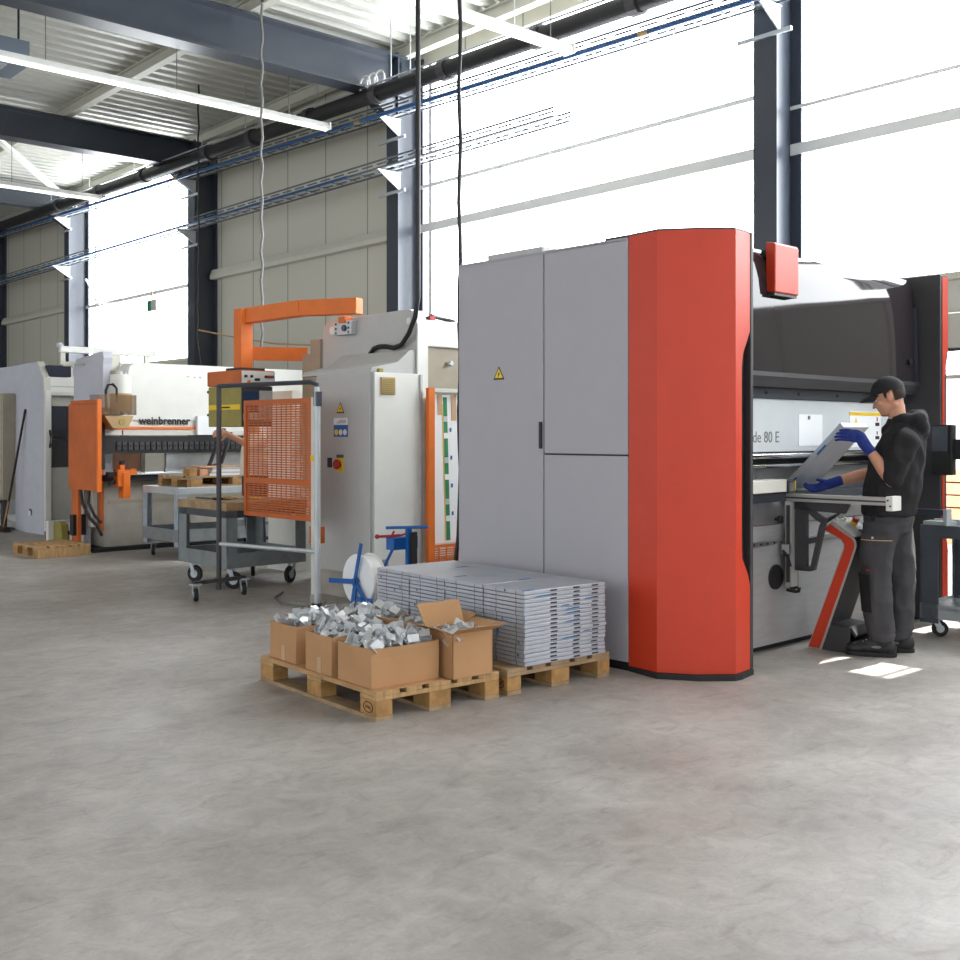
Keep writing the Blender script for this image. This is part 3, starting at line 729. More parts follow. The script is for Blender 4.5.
def carton(label, x0, x1, y0, y1, h, bulge=.0, flaps=(), tape=None, rot=0, sheet=True):
    z = ZB if sheet else .1445
    t = Thing('cardboard_box', label, 'box', P1, ((x0+x1)/2, (y0+y1)/2, z))
    th = .006
    def wall(p, q, inward):
        """one wall bowed outwards at its rim"""
        p = Vector((*p, 0)); q = Vector((*q, 0)); d = q-p; nr = Vector((-d.y, d.x, 0)).normalized()*inward
        vs = []; n = 8
        for k in range(2):
            for j in range(5):
                for i in range(n+1):
                    u = i/n; w_ = j/4
                    o = -nr*bulge*math.sin(math.pi*u)*w_**2 + nr*th*k
                    vs.append(p + d*u + o + Vector((0,0,z+h*w_)))
        g = lambda k, j, i: k*5*(n+1) + j*(n+1) + i
        fs = []
        for j in range(4):
            for i in range(n):
                fs += [(g(0,j,i), g(0,j,i+1), g(0,j+1,i+1), g(0,j+1,i)), (g(1,j,i+1), g(1,j,i), g(1,j+1,i), g(1,j+1,i+1))]
        for i in range(n): fs += [(g(0,4,i), g(0,4,i+1), g(1,4,i+1), g(1,4,i)), (g(0,0,i+1), g(0,0,i), g(1,0,i), g(1,0,i+1))]
        for j in range(4): fs += [(g(0,j,0), g(0,j+1,0), g(1,j+1,0), g(1,j,0)), (g(0,j+1,n), g(0,j,n), g(1,j,n), g(1,j+1,n))]
        return MB().add(vs, fs)
    mb = MB()
    c = [(x0,y0), (x1,y0), (x1,y1), (x0,y1)]
    for i in range(4):
        w_ = wall(c[i], c[(i+1)%4], 1); mb.add(w_.v, w_.f)
    mb.box(x0+.003, x1-.003, y0+.003, y1-.003, z, z+.006)
    b_ = t.part('carton_body', mb, 'cardboard')
    for side, ang, ln in flaps:
        a = R(ang)
        s_, c_ = math.sin(a)*ln, math.cos(a)*ln     # ang from straight up, outward positive
        zt = z+h; o = .003
        if side == 'x0': vs = [(x0,y0+o,zt),(x0,y1-o,zt),(x0-s_,y1+.01,zt+c_),(x0-s_,y0-.01,zt+c_)]; off = (.004,0,0)
        if side == 'x1': vs = [(x1,y0+o,zt),(x1,y1-o,zt),(x1+s_,y1+.01,zt+c_),(x1+s_,y0-.01,zt+c_)]; off = (-.004,0,0)
        if side == 'y0': vs = [(x0+o,y0,zt),(x1-o,y0,zt),(x1+.01,y0-s_,zt+c_),(x0-.01,y0-s_,zt+c_)]; off = (0,.004,0)
        if side == 'y1': vs = [(x0+o,y1,zt),(x1-o,y1,zt),(x1+.01,y1+s_,zt+c_),(x0-.01,y1+s_,zt+c_)]; off = (0,-.004,0)
        vs = [Vector(v) for v in vs]; vs += [v+Vector(off)+Vector((0,0,.003)) for v in vs]
        t.part('flap', MB().add(vs, [(0,1,2,3),(7,6,5,4),(0,4,5,1),(1,5,6,2),(2,6,7,3),(3,7,4,0)]), 'cardboard')
    if tape:
        t.part('tape', MB().box(*tape), 'tape', b_)
    return t
carton('low open cardboard box with bowed sides at the near corner of the pallet', .012, .435, .06, .375, .2, .02)
carton('open cardboard box in the middle of the left row, full of brackets', .008, .43, .43, .70, .205, .004, tape=(.005, .0078, .535, .575, ZB, ZB+.085))
carton('open cardboard box at the far left end of the row, full of brackets', .02, .43, .825, 1.12, .205, .004, tape=(.017, .0198, .945, .985, ZB, ZB+.085))
carton('small cardboard box with flaps open, beside the panel stack', .475, .745, -.01, .235, .235, 0, (('x0', 68, .12), ('x1', 75, .09), ('y0', 62, .075), ('y1', 28, .14)), sheet=False)
carton('cardboard box with raised flaps behind the bowed box', .455, .78, .30, .66, .2, .004, (('x1', 55, .12), ('x0', 15, .05)), sheet=False)
carton('full cardboard box at the back of the pallet, nearest the white reel', .46, .78, .76, 1.10, .205, .004, sheet=False)
# brackets: one of each kind, then copies
def bracket_mesh(kind):
    a, b_, w_, th = ((.062, .05, .052, .0018), (.05, .035, .045, .0018), (.075, .04, .06, .002))[kind]
    mb = MB()
    mb.box(-a/2, a/2, -w_/2, w_/2, 0, th)
    mb.box(-a/2, -a/2+th, -w_/2, w_/2, 0, b_)
    if kind == 1: mb.box(a/2-th, a/2, -w_/2, w_/2, 0, b_*.8)
    if kind == 2: mb.box(a/2-th, a/2, -w_/2, w_/2, -b_*.6, 0)
    mb.cyl((.005, 0, -.0004), (.005, 0, th+.0006), .006, 8)
    me_o = mesh_obj('bracket', mb.v, mb.f, 'zinc'); return me_o
protos = [bracket_mesh(k) for k in range(3)]
used = set()
def heap(label, group, x0, x1, y0, y1, z, n, dome, k0=0, spill=()):
    pts = []
    for i in range(n):
        for tr in range(30):
            u, v = rnd.random(), rnd.random()
            x, y = x0+.03+(x1-x0-.06)*u, y0+.03+(y1-y0-.06)*v
            if all((x-p[0])**2+(y-p[1])**2 > .027**2 for p in pts) or tr == 29: break
        q = max(0, 1-((2*u-1)**2+(2*v-1)**2)*.5)
        pts.append((x, y, z + dome*q - rnd.random()*.03))
    pts += list(spill)
    for i, (x, y, zz) in enumerate(pts):
        k = rnd.choice((0, 0, 1, 2))
        if k not in used: o = protos[k]; used.add(k)
        else: o = protos[k].copy(); COL.objects.link(o)
        o.name = 'bracket'
        o.location = P1.w(x, y, zz); o.rotation_euler = (rnd.uniform(-1.1, 1.1), rnd.uniform(-1.2, 1.2), rnd.uniform(0, 6.28))
        tag(o, label, 'metal bracket', group)
heap('bent metal bracket heaped in the low bowed box at the near corner', 'brackets in the bowed box', .012, .435, .06, .375, .345, 62, .05, spill=((.02, .05, .35),))
heap('bent metal bracket heaped in the middle box of the left row', 'brackets in the middle box', .008, .43, .43, .70, .345, 48, .05)
heap('bent metal bracket heaped in the far left box of the row', 'brackets in the far left box', .02, .43, .825, 1.12, .345, 46, .045)
heap('bent metal bracket lying in the small box with open flaps', 'brackets in the open-flap box', .475, .745, -.01, .235, .36, 22, .025)
heap('bent metal bracket in the box with raised flaps behind the bowed box', 'brackets in the raised-flap box', .455, .78, .30, .66, .32, 30, .04)
heap('bent metal bracket in the box at the back of the pallet', 'brackets in the back box', .46, .78, .76, 1.10, .345, 40, .04)

# stacked panels: four piles, every panel a thing
PW, PL, PH, NP = .637, .352, .0232, 18
mat('slot_dark', (44,46,52), .6, var=0)
mat('film_blue', (24,104,160), .4, var=0)
def make_panel():
    t = Thing('sheet_metal_tray', 'x', 'metal panel', P2, (0, 0, 0))
    mb = MB().box(0, PW, 0, PL, .0016, PH-.0014)
    t.part('panel_body', mb, 'panel_metal', bev=.0022)
    sl_ = MB()
    for x in (.195, .375, .525): t.part('slot', MB().box(x, x+.05, -.0012, .002, .007, PH-.007), 'slot_dark')
    for y in (.07, .24): t.part('edge_seam', MB().box(-.0012, .002, y, y+.003, .002, PH-.002), 'slot_dark')
    return t
proto = make_panel().o
names = ('nearest pile, its slotted ends to the front', 'second pile back from its slotted front', 'third pile back, behind the open-flap box', 'farthest pile, beside the white reel')
first = True
for pi in range(4):
    for k in range(NP):
        o = proto if first else copy_tree(proto); first = False
        jx, jy = rnd.uniform(-.003, .003), rnd.uniform(-.003, .003)
        x = .114 + jx; y = -.012 + pi*.362 + jy; z = .1445 + k*PH
        o.location = P2.w(x, y, z); o.rotation_euler = (0, 0, P2.ang + rnd.uniform(-.006, .006))
        tag(o, 'flat metal panel in the ' + names[pi], 'metal panel', ('panels in the nearest pile', 'panels in the second pile', 'panels in the third pile', 'panels in the farthest pile')[pi])
        if k == NP-1: tag(o, 'top panel of the ' + names[pi])
        # blue protective film showing at an edge
        def film(g):
            q = mesh_obj('film_tab', g.v, g.f, 'film_blue'); q.parent = o
        if k+pi == 0: continue
        if pi == 0 and rnd.random() < .55:
            a = rnd.choice((.06, .27, .30, .46)) + rnd.uniform(-.02, .02); l = rnd.uniform(.06, .13)
            film(MB().prism([(a, .006), (a+l, .008), (a+l, .015), (a+l*.3, .013)], 'y', -.0022, -.001))
        if rnd.random() < .35:
            a = rnd.uniform(.03, .3); film(MB().prism([(a, .004), (a+.014, .012), (a+.014, PH-.003), (a, PH-.003)], 'x', -.0022, -.001))
        if k == NP-1: film(MB().box(.3*pi % .5, .3*pi % .5+.09, .01, .03, PH-.0006, PH+.0006))

# ------------------------------------------------------------------ strapping cart with its white reel
S = Thing('strapping_cart', 'blue strapping cart with a white reel behind the panel stack', 'strapping cart', M, (.3, 2.9, 0))
RC = (.20, 2.95, .245)
S.part('reel_core', MB().lathe([(.15, 0), (.15, .13)], RC, 'x', 28), 'white_paint', smooth=True)
S.part('reel_flange', MB().lathe([(.205, -.006), (.212, 0), (.205, .006)], RC, 'x', 36), 'paper', smooth=True)
S.part('reel_flange', MB().lathe([(.205, .124), (.212, .13), (.205, .136)], RC, 'x', 36), 'paper', smooth=True)
S.part('strap_winding', MB().lathe([(.195, .006), (.198, .06), (.195, .124)], RC, 'x', 36), 'white_paint', smooth=True)
S.part('axle', MB().cyl((.15, 2.95, .245), (.40, 2.95, .245), .02, 12), 'blue')
S.part('reel_lever', MB().bar((.17, 2.97, .20), (.16, 2.86, .55), .03, .012, up=(1,0,0)), 'blue')
S.part('reel_brace', MB().bar((.165, 2.97, .235), (.165, 3.30, .215), .04, .012, up=(1,0,0)), 'blue')
S.part('leg', MB().bar((.165, 2.93, .26), (.165, 2.99, 0.), .05, .012, up=(1,0,0)), 'blue')
S.part('leg', MB().bar((.165, 2.95, .25), (.165, 2.75, .0), .035, .012, up=(1,0,0)), 'blue')
S.part('foot_rail', MB().bar((.165, 2.72, .10), (.165, 2.92, .10), .04, .012, up=(1,0,0)), 'blue')
S.part('base_bar', MB().bar((.165, 2.80, .012), (.62, 2.80, .012), .05, .024), 'blue')
S.part('upright', MB().box(.585, .625, 2.78, 2.82, 0, .66), 'blue')
S.part('grip_strip', MB().box(.60, .66, 2.755, 2.778, .08, .62), 'rubber')
S.part('handle', MB().cyl((.47, 2.93, .655), (.70, 2.66, .665), .013, 12), 'blue', smooth=True)
S.part('tool_box', MB().box(.47, .73, 2.83, 2.93, .475, .575), 'blue', bev=.004)
S.part('box_stay', MB().bar((.50, 2.88, .48), (.40, 2.93, .26), .025, .02), 'blue')
tl = S.part('tensioner_handle', MB().tube([(.40, 2.95, .585), (.48, 2.90, .587), (.56, 2.86, .592)], .012, 10), 'red', smooth=True)
S.part('tensioner_knob', MB().ell((.395, 2.953, .585), (.02, .02, .02)), 'red', tl, smooth=True)
S.part('tensioner_lever', MB().bar((.50, 2.89, .59), (.515, 2.88, .63), .025, .015).bar((.56, 2.86, .59), (.62, 2.82, .61), .02, .015), 'red', tl)
S.part('wheel', MB().cyl((.60, 2.70, .07), (.60, 2.73, .07), .07, 18), 'rubber')
solo('floor_cable', 'thin grey cable lying on the floor by the control cabinet', 'cable', M, MB().tube([(.24, 3.45, .01), (.1, 3.30, .01), (-.02, 3.36, .01), (-.1, 3.6, .01), (.05, 3.95, .01), (.3, 4.2, .01)], .009, 6), 'cable_grey', (.1, 3.5, 0), smooth=True)

# ================================================================== OFF-WHITE PRESS IN THE MIDDLE
C = Thing('control_cabinet', 'tall pale grey control cabinet with a warning triangle and a red main switch', 'cabinet', M, (.78, 3.6, 0))
C.part('plinth', MB().box(.535, 1.03, 3.2, 3.98, 0, .222), 'dirty')
C.part('carcass', MB().box(.53, 1.05, 3.19, 4.0, .222, 1.955), 'cabinet_grey')
cd = C.part('cabinet_door', MB().box(.512, .53, 3.20, 3.99, .23, 1.945), 'cabinet_grey', bev=.004)
C.part('side_panel', MB().box(.54, 1.04, 3.17, 3.19, .23, 1.955), 'white_paint', bev=.004)
C.part('filter_grille', MB().box(.60, .755, 3.155, 3.17, 1.765, 1.915), 'tan', bev=.006)
mb = MB()
for i in range(7): mb.box(.615, .74, 3.150, 3.156, 1.778+i*.018, 1.786+i*.018)
C.part('grille_slats', mb, 'olive')
warning(C, .512, 3.62, 1.655, .09, cd)
C.part('notice', MB().box(.509, .512, 3.51, 3.715, 1.405, 1.57), 'blue', cd)
C.part('notice_top', MB().box(.508, .5095, 3.51, 3.715, 1.51, 1.57), 'paper', cd)
for i in range(3): C.part('notice_mark', MB().lathe([(.026, 0), (.026, .002)], (.507, 3.55+.063*i, 1.445), 'x', 16), ('white_paint', 'white_paint', 'yellow')[i], cd)
mb = MB()
for i in range(3): mb.box(.5075, .5085, 3.53, 3.67-.02*i, 1.525+i*.012, 1.529+i*.012)
C.part('notice_text', mb, 'ink', cd)
C.part('socket', MB().box(.50, .512, 3.745, 3.80, 1.135, 1.22), 'black', cd)
C.part('switch_plate', MB().box(.506, .512, 3.575, 3.67, 1.10, 1.22), 'yellow', cd)
C.part('switch_label', MB().box(.505, .512, 3.575, 3.67, 1.222, 1.25), 'dark_steel', cd)
C.part('main_switch', MB().lathe([(.035, 0), (.045, -.03), (.03, -.045)], (.506, 3.635, 1.165), 'x', 16), 'red', cd, smooth=True)
C.part('sill_bracket', MB().box(.62, .68, 3.16, 3.19, .3, .36), 'beige')
C.part('sensor', MB().box(.615, .655, 3.2, 3.24, 1.955, 1.99), 'olive')
C.part('hinge_strip', MB().box(1.035, 1.06, 3.155, 3.185, .23, 1.95), 'galv')

H = Thing('press_brake', 'off-white bending press with orange swing arm behind the tall control cabinet', 'machine', M, (1.5, 4.0, 0))
spl = [(3.25, .02), (3.25, 2.40), (3.31, 2.52), (3.36, 2.545), (4.58, 2.53), (4.66, 2.47), (4.68, 2.38), (4.68, .02)]
H.part('side_plate', MB().prism(spl, 'x', 1.07, 1.19), 'cabinet_grey', bev=.004)
H.part('side_edge', MB().prism([(3.235, .02), (3.235, 2.40), (3.295, 2.53), (3.31, 2.52), (3.25, 2.40), (3.25, .02)], 'x', 1.07, 1.19), 'white_paint')
H.part('front_block', MB().box(1.04, 1.2, 4.68, 4.84, .9, 2.36).box(1.04, 1.2, 4.84, 4.98, .9, 2.22), 'beige')
H.part('ram', MB().box(1.19, 3.2, 4.3, 4.7, 1.3, 2.4), 'white_paint')
H.part('body', MB().box(1.19, 3.2, 3.5, 4.9, .02, .9), 'cabinet_grey')
H.part('top_cover', MB().box(1.19, 3.2, 3.27, 3.9, 2.215, 2.452), 'white_paint', bev=.01)
bb = H.part('back_door', MB().box(1.19, 3.2, 3.30, 3.34, 1.845, 2.21), 'beige', bev=.004)
H.part('door_knob', MB().lathe([(.012, 0), (.03, -.03), (.02, -.05)], (1.49, 3.30, 2.075), 'y', 14), 'galv', bb, smooth=True)
H.part('back_body', MB().box(1.19, 3.2, 3.42, 3.5, .3, 1.85), 'offwhite')
slo = [(.56, 1.956), (.58, 2.0), (.86, 2.06), (1.00, 2.17), (1.07, 2.17), (1.07, 1.956)]
H.part('sloped_housing', MB().prism(slo, 'y', 3.26, 4.28), 'cabinet_grey', bev=.004)
H.part('hinge_block', MB().box(1.0, 1.07, 4.12, 4.40, 2.37, 2.50), 'galv', bev=.005)
mb = MB()
for y in (4.16, 4.36):
    for z in (2.39, 2.43, 2.475): mb.cyl((.995, y, z), (1.0, y, z), .012, 8)
mb.cyl((.98, 4.22, 2.43), (1.0, 4.22, 2.43), .03, 12)
H.part('bolts', mb, 'dark_steel')
H.part('lifting_hole', MB().cyl((1.066, 4.52, 2.43), (1.07, 4.52, 2.43), .04, 16).cyl((1.066, 3.36, 2.44), (1.07, 3.36, 2.44), .03, 16), 'white_paint')
H.part('cable_bundle', MB().tube([(1.25, 3.4, 2.46), (1.35, 3.36, 2.5), (1.5, 3.4, 2.49), (1.62, 3.36, 2.47)], .02, 8), 'black', smooth=True)
H.part('hose_clip', MB().box(1.3, 1.36, 3.33, 3.38, 2.45, 2.5), 'red')
# swing arm with its hanging control box
sw = MB().bar((.54, 5.27, 2.06), (.54, 5.27, 2.66), .135, .135, up=(0,1,0))
av = [(.54, 5.335, 2.585), (.80, 4.63, 2.635), (1.03, 4.03, 2.625)]
sw.bar(av[0], av[1], .12, .15).bar(av[1], av[2], .12, .15)
sw.bar((1.03, 4.25, 2.48), (1.03, 4.25, 2.54), .1, .1, up=(0,1,0))
arm = H.part('swing_arm', sw, 'orange', bev=.006)
H.part('lower_arm', MB().bar((.60, 5.26, 2.225), (1.10, 4.98, 2.225), .05, .135), 'orange', arm)
H.part('arm_flange', MB().box(.42, .70, 5.13, 5.39, 2.05, 2.075), 'black', arm)
cbx = H.part('control_box', MB().box(.345, .735, 5.0, 5.63, 1.90, 2.045), 'orange_dark', bev=.012)
H.part('panel_face', MB().box(.36, .715, 4.992, 5.0, 1.915, 2.035), 'white_paint', cbx)
for x, z, m in ((.395, 1.985, 'ink'), (.425, 1.985, 'white_paint'), (.46, 1.985, 'ink'), (.43, 1.935, 'orange'), (.51, 1.955, 'ink'), (.535, 1.955, 'ink'), (.62, 1.985, 'ink'), (.65, 1.985, 'red'), (.68, 1.985, 'red'), (.695, 1.985, 'blue')):
    H.part('push_button', MB().cyl((x, 4.992, z), (x, 4.972, z), .014, 10), m, cbx)
lw = H.part('screen_housing', MB().box(.355, .70, 5.005, 5.62, 1.50, 1.895), 'olive', bev=.008)
H.part('housing_face', MB().box(.36, .70, 4.995, 5.005, 1.50, 1.89), 'charcoal', lw)
H.part('monitor', MB().box(.375, .53, 4.988, 4.995, 1.68, 1.84), 'screen', lw)
H.part('keypad', MB().box(.55, .69, 4.988, 4.995, 1.56, 1.85), 'cabinet_grey', lw)
H.part('keyboard', MB().box(.375, .54, 4.98, 4.995, 1.56, 1.63), 'offwhite', lw)
H.part('yellow_band', MB().box(.349, .355, 5.02, 5.60, 1.665, 1.715), 'yellow', lw)
H.part('latch', MB().box(.345, .349, 5.2, 5.42, 1.682, 1.695), 'ink', lw)
H.part('knob', MB().cyl((.40, 5.62, 1.85), (.40, 5.70, 1.85), .015, 10), 'navy', lw)
H.part('knob', MB().cyl((.40, 5.62, 1.62), (.40, 5.70, 1.62), .015, 10), 'ink', lw)
# small white cabinet seen behind the mesh
wc = Thing('small_cabinet', 'white cupboard with a beige panel standing behind the orange mesh guard', 'cabinet', M, (1.3, 5.6, 0))
wc.part('carcass', MB().box(1.2, 1.75, 5.40, 5.85, 0, 1.88), 'white_paint')
wc.part('door_panel', MB().box(1.3, 1.65, 5.39, 5.40, 1.2, 1.74), 'tan')

# orange mesh guard on its post
G = Thing('mesh_guard', 'orange slotted mesh guard on a pale post beside the control cabinet', 'mesh guard', M, (.15, 4.0, 0))
gx0, gx1 = .13, .155; y0, y1, z0, z1 = 3.515, 4.585, .69, 1.735
fr2 = MB().box(gx0, gx1, y0, y0+.035, z0, z1).box(gx0, gx1, y1-.04, y1, z0, z1).box(gx0, gx1, y0+.035, y1-.04, z0, z0+.04).box(gx0, gx1, y0+.035, y1-.04, z1-.04, z1).box(gx0, gx1, y0+.035, y1-.04, .985, 1.03)
gf = G.part('guard_frame', fr2, 'orange_dark')
mb = MB(); z = z0+.045
while z < z1-.04: mb.box(.139, .145, y0+.03, y1-.03, z, z+.0125); z += .021
y = y0+.09
while y < y1-.05: mb.box(.139, .145, y, y+.008, z0+.03, z1-.03); y += .075
G.part('mesh', mb, 'orange_dark', gf)
G.part('post', MB().box(.13, .185, 3.455, 3.515, 0, 1.74), 'offwhite')
G.part('post_foot', MB().box(.05, .32, 3.40, 3.64, 0, .012).box(.125, .19, 3.45, 3.52, .012, .08), 'dirty')
G.part('yellow_tag', MB().box(.124, .13, 3.455, 3.515, 1.2, 1.25), 'yellow')
G.part('orange_box', MB().box(.186, .26, 3.50, 3.62, .5, .64), 'orange_dark')

# tubular stand on casters
T = Thing('tubular_stand', 'thin grey tube frame on casters in front of the orange mesh guard', 'stand', M, (-.1, 3.85, 0))
pl, pr = (-.26, 4.35), (.06, 3.33)
T.part('post', MB().cyl((*pl, .07), (*pl, 1.86), .022, 12), 'charcoal', smooth=True)
T.part('post', MB().cyl((*pr, .0), (*pr, 1.82), .022, 12), 'galv', smooth=True)
T.part('foot', MB().cyl((*pr, 0), (*pr, .03), .045, 14), 'charcoal')
T.part('top_rail', MB().tube([(*pl, 1.85), (pl[0]*.5+pr[0]*.5, pl[1]*.5+pr[1]*.5, 1.855), (pr[0]-.02, pr[1]+.06, 1.86), (*pr, 1.84), (*pr, 1.76)], .02, 10), 'dark_steel', smooth=True)
T.part('lower_rail', MB().cyl((*pl, .47), (*pr, .455), .018, 10), 'galv', smooth=True)
T.part('cross_bar', MB().bar((-.52, 4.33, .15), (.02, 4.38, .15), .045, .03), 'charcoal')
T.part('rail_hook', MB().box(.04, .09, 3.30, 3.35, 1.66, 1.78), 'dark_steel')
caster(T, -.50, 4.33, .055, 1.2, .145)
caster(T, .0, 4.38, .055, 1.2, .145)

# rear guard of the off-white press: orange post, wrapped boards, mesh foot
Rg = Thing('rear_guard', 'orange guard frame with a low mesh foot behind the big grey cabinet', 'guard', M, (1.4, 3.1, 0))
Rg.part('post', MB().box(1.075, 1.145, 3.09, 3.13, .02, 1.835), 'orange')
Rg.part('post', MB().box(2.0, 2.07, 3.09, 3.13, .02, 1.835), 'orange')
Rg.part('top_rail', MB().box(1.145, 2.0, 3.10, 3.13, 1.80, 1.835), 'offwhite')
mb = MB(); z = .22
while z < .42: mb.box(1.145, 2.0, 3.10, 3.106, z, z+.011); z += .02
for i in range(9): mb.box(1.2+i*.09, 1.208+i*.09, 3.098, 3.108, .2, .43)
Rg.part('mesh', mb, 'orange')
Rg.part('lower_rail', MB().box(1.145, 2.0, 3.09, 3.13, .16, .2).box(1.145, 2.0, 3.09, 3.13, .425, .45), 'orange')
def board(label, x0, x1, y, z0, z1, m, tilt):
    t = Thing('wrapped_board', label, 'board', M, ((x0+x1)/2, y, z0))
    t.part('board_body', MB().prism([(y, z0), (y+.02, z0), (y+.02+tilt, z1), (y+tilt, z1)], 'x', x0, x1), m)
    return t
board('brown edge board leaning just inside the orange guard frame', 1.15, 1.19, 3.14, .46, 1.77, 'cardboard', .05)
bw = board('white wrapped board with a green and white tape strip, leaning behind the orange guard', 1.194, 1.62, 3.14, .46, 1.78, 'paper', .05)
def on_board(z): return 3.139 + .05*(z-.46)/1.32
z = .48; k = 0
while z < 1.70:
    dz = (.17, .05, .10, .05)[k % 4]; y = on_board(z); ye = on_board(z+dz)
    bw.part('tape_strip', MB().prism([(y-.003, z), (y, z), (ye, z+dz), (ye-.003, z+dz)], 'x', 1.325, 1.37), ('green', 'paper', 'green', 'lavender')[k % 4]); z += dz; k += 1
for x, zt, w_ in ((1.26, 1.60, .05), (1.42, 1.55, .06)):
    y = on_board(zt); ye = on_board(1.78)
    bw.part('brown_tape', MB().prism([(y-.004, zt), (y, zt), (ye, 1.78), (ye-.004, 1.78)], 'x', x, x+w_), 'tape')
for z in (.7, .95, 1.2, 1.45):
    y = on_board(z); bw.part('printed_mark', MB().box(1.395, 1.415, y-.004, y-.001, z, z+.035), 'blue')
bw.part('yellow_edge', MB().prism([(on_board(.48)-.003, .48), (on_board(.48), .48), (on_board(1.7), 1.7), (on_board(1.7)-.003, 1.7)], 'x', 1.312, 1.32), 'yellow')

# bench cart
Q = Thing('bench_cart', 'grey steel cart with a wooden top and casters in front of the mesh guard', 'cart', M, (.43, 5.1, 0))
qx0, qx1, qy0, qy1 = .0, .86, 4.66, 5.56
Q.part('bench_top', MB().box(qx0-.01, qx1+.01, qy0-.01, qy1+.01, .725, .80), 'wood_grey', bev=.004)
Q.part('top_rail', MB().box(qx0, qx0+.012, qy0, qy1, .66, .725).box(qx1-.012, qx1, qy0, qy1, .66, .725).box(qx0, qx1, qy0, qy0+.012, .66, .725).box(qx0, qx1, qy1-.012, qy1, .66, .725), 'dark_steel')
mat('cart_grey', (128,134,136), .5, metal=.2, var=.12, scale=10)
for x0, sx in ((qx0, 1), (qx1, -1)):
    for y0, sy in ((qy0, 1), (qy1, -1)):
        mb = MB().box(min(x0, x0+sx*.012), max(x0, x0+sx*.012), min(y0, y0+sy*.15), max(y0, y0+sy*.15), .2, .725)
        mb.box(min(x0, x0+sx*.11), max(x0, x0+sx*.11), min(y0, y0+sy*.012), max(y0, y0+sy*.012), .2, .725)
        Q.part('leg', mb, 'cart_grey')
Q.part('bottom_tray', MB().box(qx0, qx1, qy0, qy1, .22, .235).box(qx0-.002, qx0+.014, qy0, qy1, .2, .335).box(qx1-.014, qx1+.002, qy0, qy1, .2, .335).box(qx0, qx1, qy0-.002, qy0+.014, .2, .335).box(qx0, qx1, qy1-.014, qy1+.002, .2, .335), 'cart_grey')
for x, y, a in ((.09, 4.76, 2.4), (.77, 4.76, .4), (.09, 5.46, 2.0), (.77, 5.46, 1.0)): caster(Q, x, y, .08, a, .2)
def tool(name, label, pts, r, m, end=None):
    t = Thing(name, label, 'tool', M, (pts[0][0], pts[0][1], .80))
    t.part('shaft', MB().tube(pts, r, 8), m, smooth=True)
    if end: t.part('grip', MB().cap(end[0], end[1], r*1.7, r*1.5, 10), end[2], smooth=True)
tool('chisel', 'black-handled tool lying at the left end of the wooden cart top', [(.10, 5.40, .815), (.14, 5.15, .815)], .008, 'charcoal', ((.14, 5.15, .815), (.16, 5.02, .815), 'black'))
tool('knife', 'knife with a yellow grip lying on the wooden cart top', [(.35, 5.10, .815), (.42, 5.0, .815)], .007, 'steel', ((.42, 5.0, .815), (.50, 4.9, .815), 'yellow'))
solo('work_glove', 'brown work glove lying on the wooden cart top', 'glove', M, blob(MB().ell((.28, 5.14, .82), (.07, .05, .02)).cap((.32, 5.16, .82), (.38, 5.20, .815), .013, .01).cap((.32, 5.13, .82), (.39, 5.14, .815), .013, .01).cap((.31, 5.10, .82), (.38, 5.08, .815), .013, .01).cap((.25, 5.09, .82), (.27, 5.03, .815), .013, .01), .006, 3), 'tan', (.28, 5.14, .80), smooth=True)

# cart with a loaded pallet, behind
q = Thing('sheet_cart', 'blue-grey steel cart under a wooden pallet of white sheets', 'cart', M, (1.55, 7.6, 0))
x0, x1, y0, y1 = .86, 2.30, 7.18, 8.04
q.part('cart_top', MB().box(x0, x1, y0, y1, .74, .82), 'galv', bev=.004)
mat('cart_blue', (160,172,184), .5, metal=.2, var=.14, scale=12)
for xa, sx in ((x0, 1), (x1, -1)):
    for ya, sy in ((y0, 1), (y1, -1)):
        mb = MB().box(min(xa, xa+sx*.012), max(xa, xa+sx*.012), min(ya, ya+sy*.10), max(ya, ya+sy*.10), .15, .74)
        mb.box(min(xa, xa+sx*.11), max(xa, xa+sx*.11), min(ya, ya+sy*.012), max(ya, ya+sy*.012), .15, .74)
        q.part('leg', mb, 'cart_blue')
q.part('bottom_tray', MB().box(x0, x1, y0, y1, .22, .235).box(x0-.002, x0+.014, y0, y1, .2, .34).box(x1-.014, x1+.002, y0, y1, .2, .34).box(x0, x1, y0-.002, y0+.014, .2, .34).box(x0, x1, y1-.014, y1+.002, .2, .34), 'cart_grey')
q.part('red_mark', text_mb('S 80 4', .12, (.93, 7.176, .70), (0,0,-1), (1,0,0), .001), 'red')
for x, y in ((.95, 7.27), (2.2, 7.27), (.95, 7.95), (2.2, 7.95)): caster(q, x, y, .06, 1.0, .15)
o_ = M.w(2.24, 7.18); pq = Frame(43.4+90, o_.x, o_.y)
pallet('wooden pallet with white sheets on it, on the blue-grey cart', pq, .80, 1.22, z=.8205, h=.125, wood='wood_grey')
for i in range(4):
    solo('white_sheet', ('lowest', 'second', 'third', 'topmost')[i] + ' white sheet on the pallet on the blue-grey cart', 'sheet', M, MB().box(1.28+.02*i, 2.2+.01*i, 7.22+.01*i, 7.9, .9465+i*.022, .967+i*.022), 'white_paint' if i % 2 == 0 else 'panel_metal', (1.7, 7.5, .9465+i*.022))
solo('brown_board', 'thin brown board lying on top of the white sheets', 'board', M, MB().box(1.20, 1.75, 7.3, 7.6, 1.035, 1.05), 'cardboard', (1.5, 7.5, 1.035))
solo('wood_block', 'left one of two brown wood blocks on the cart pallet', 'block', M, MB().box(1.04, 1.14, 7.26, 7.40, .9465, 1.035), 'wood_end', (1.09, 7.3, .9465), bev=.004)
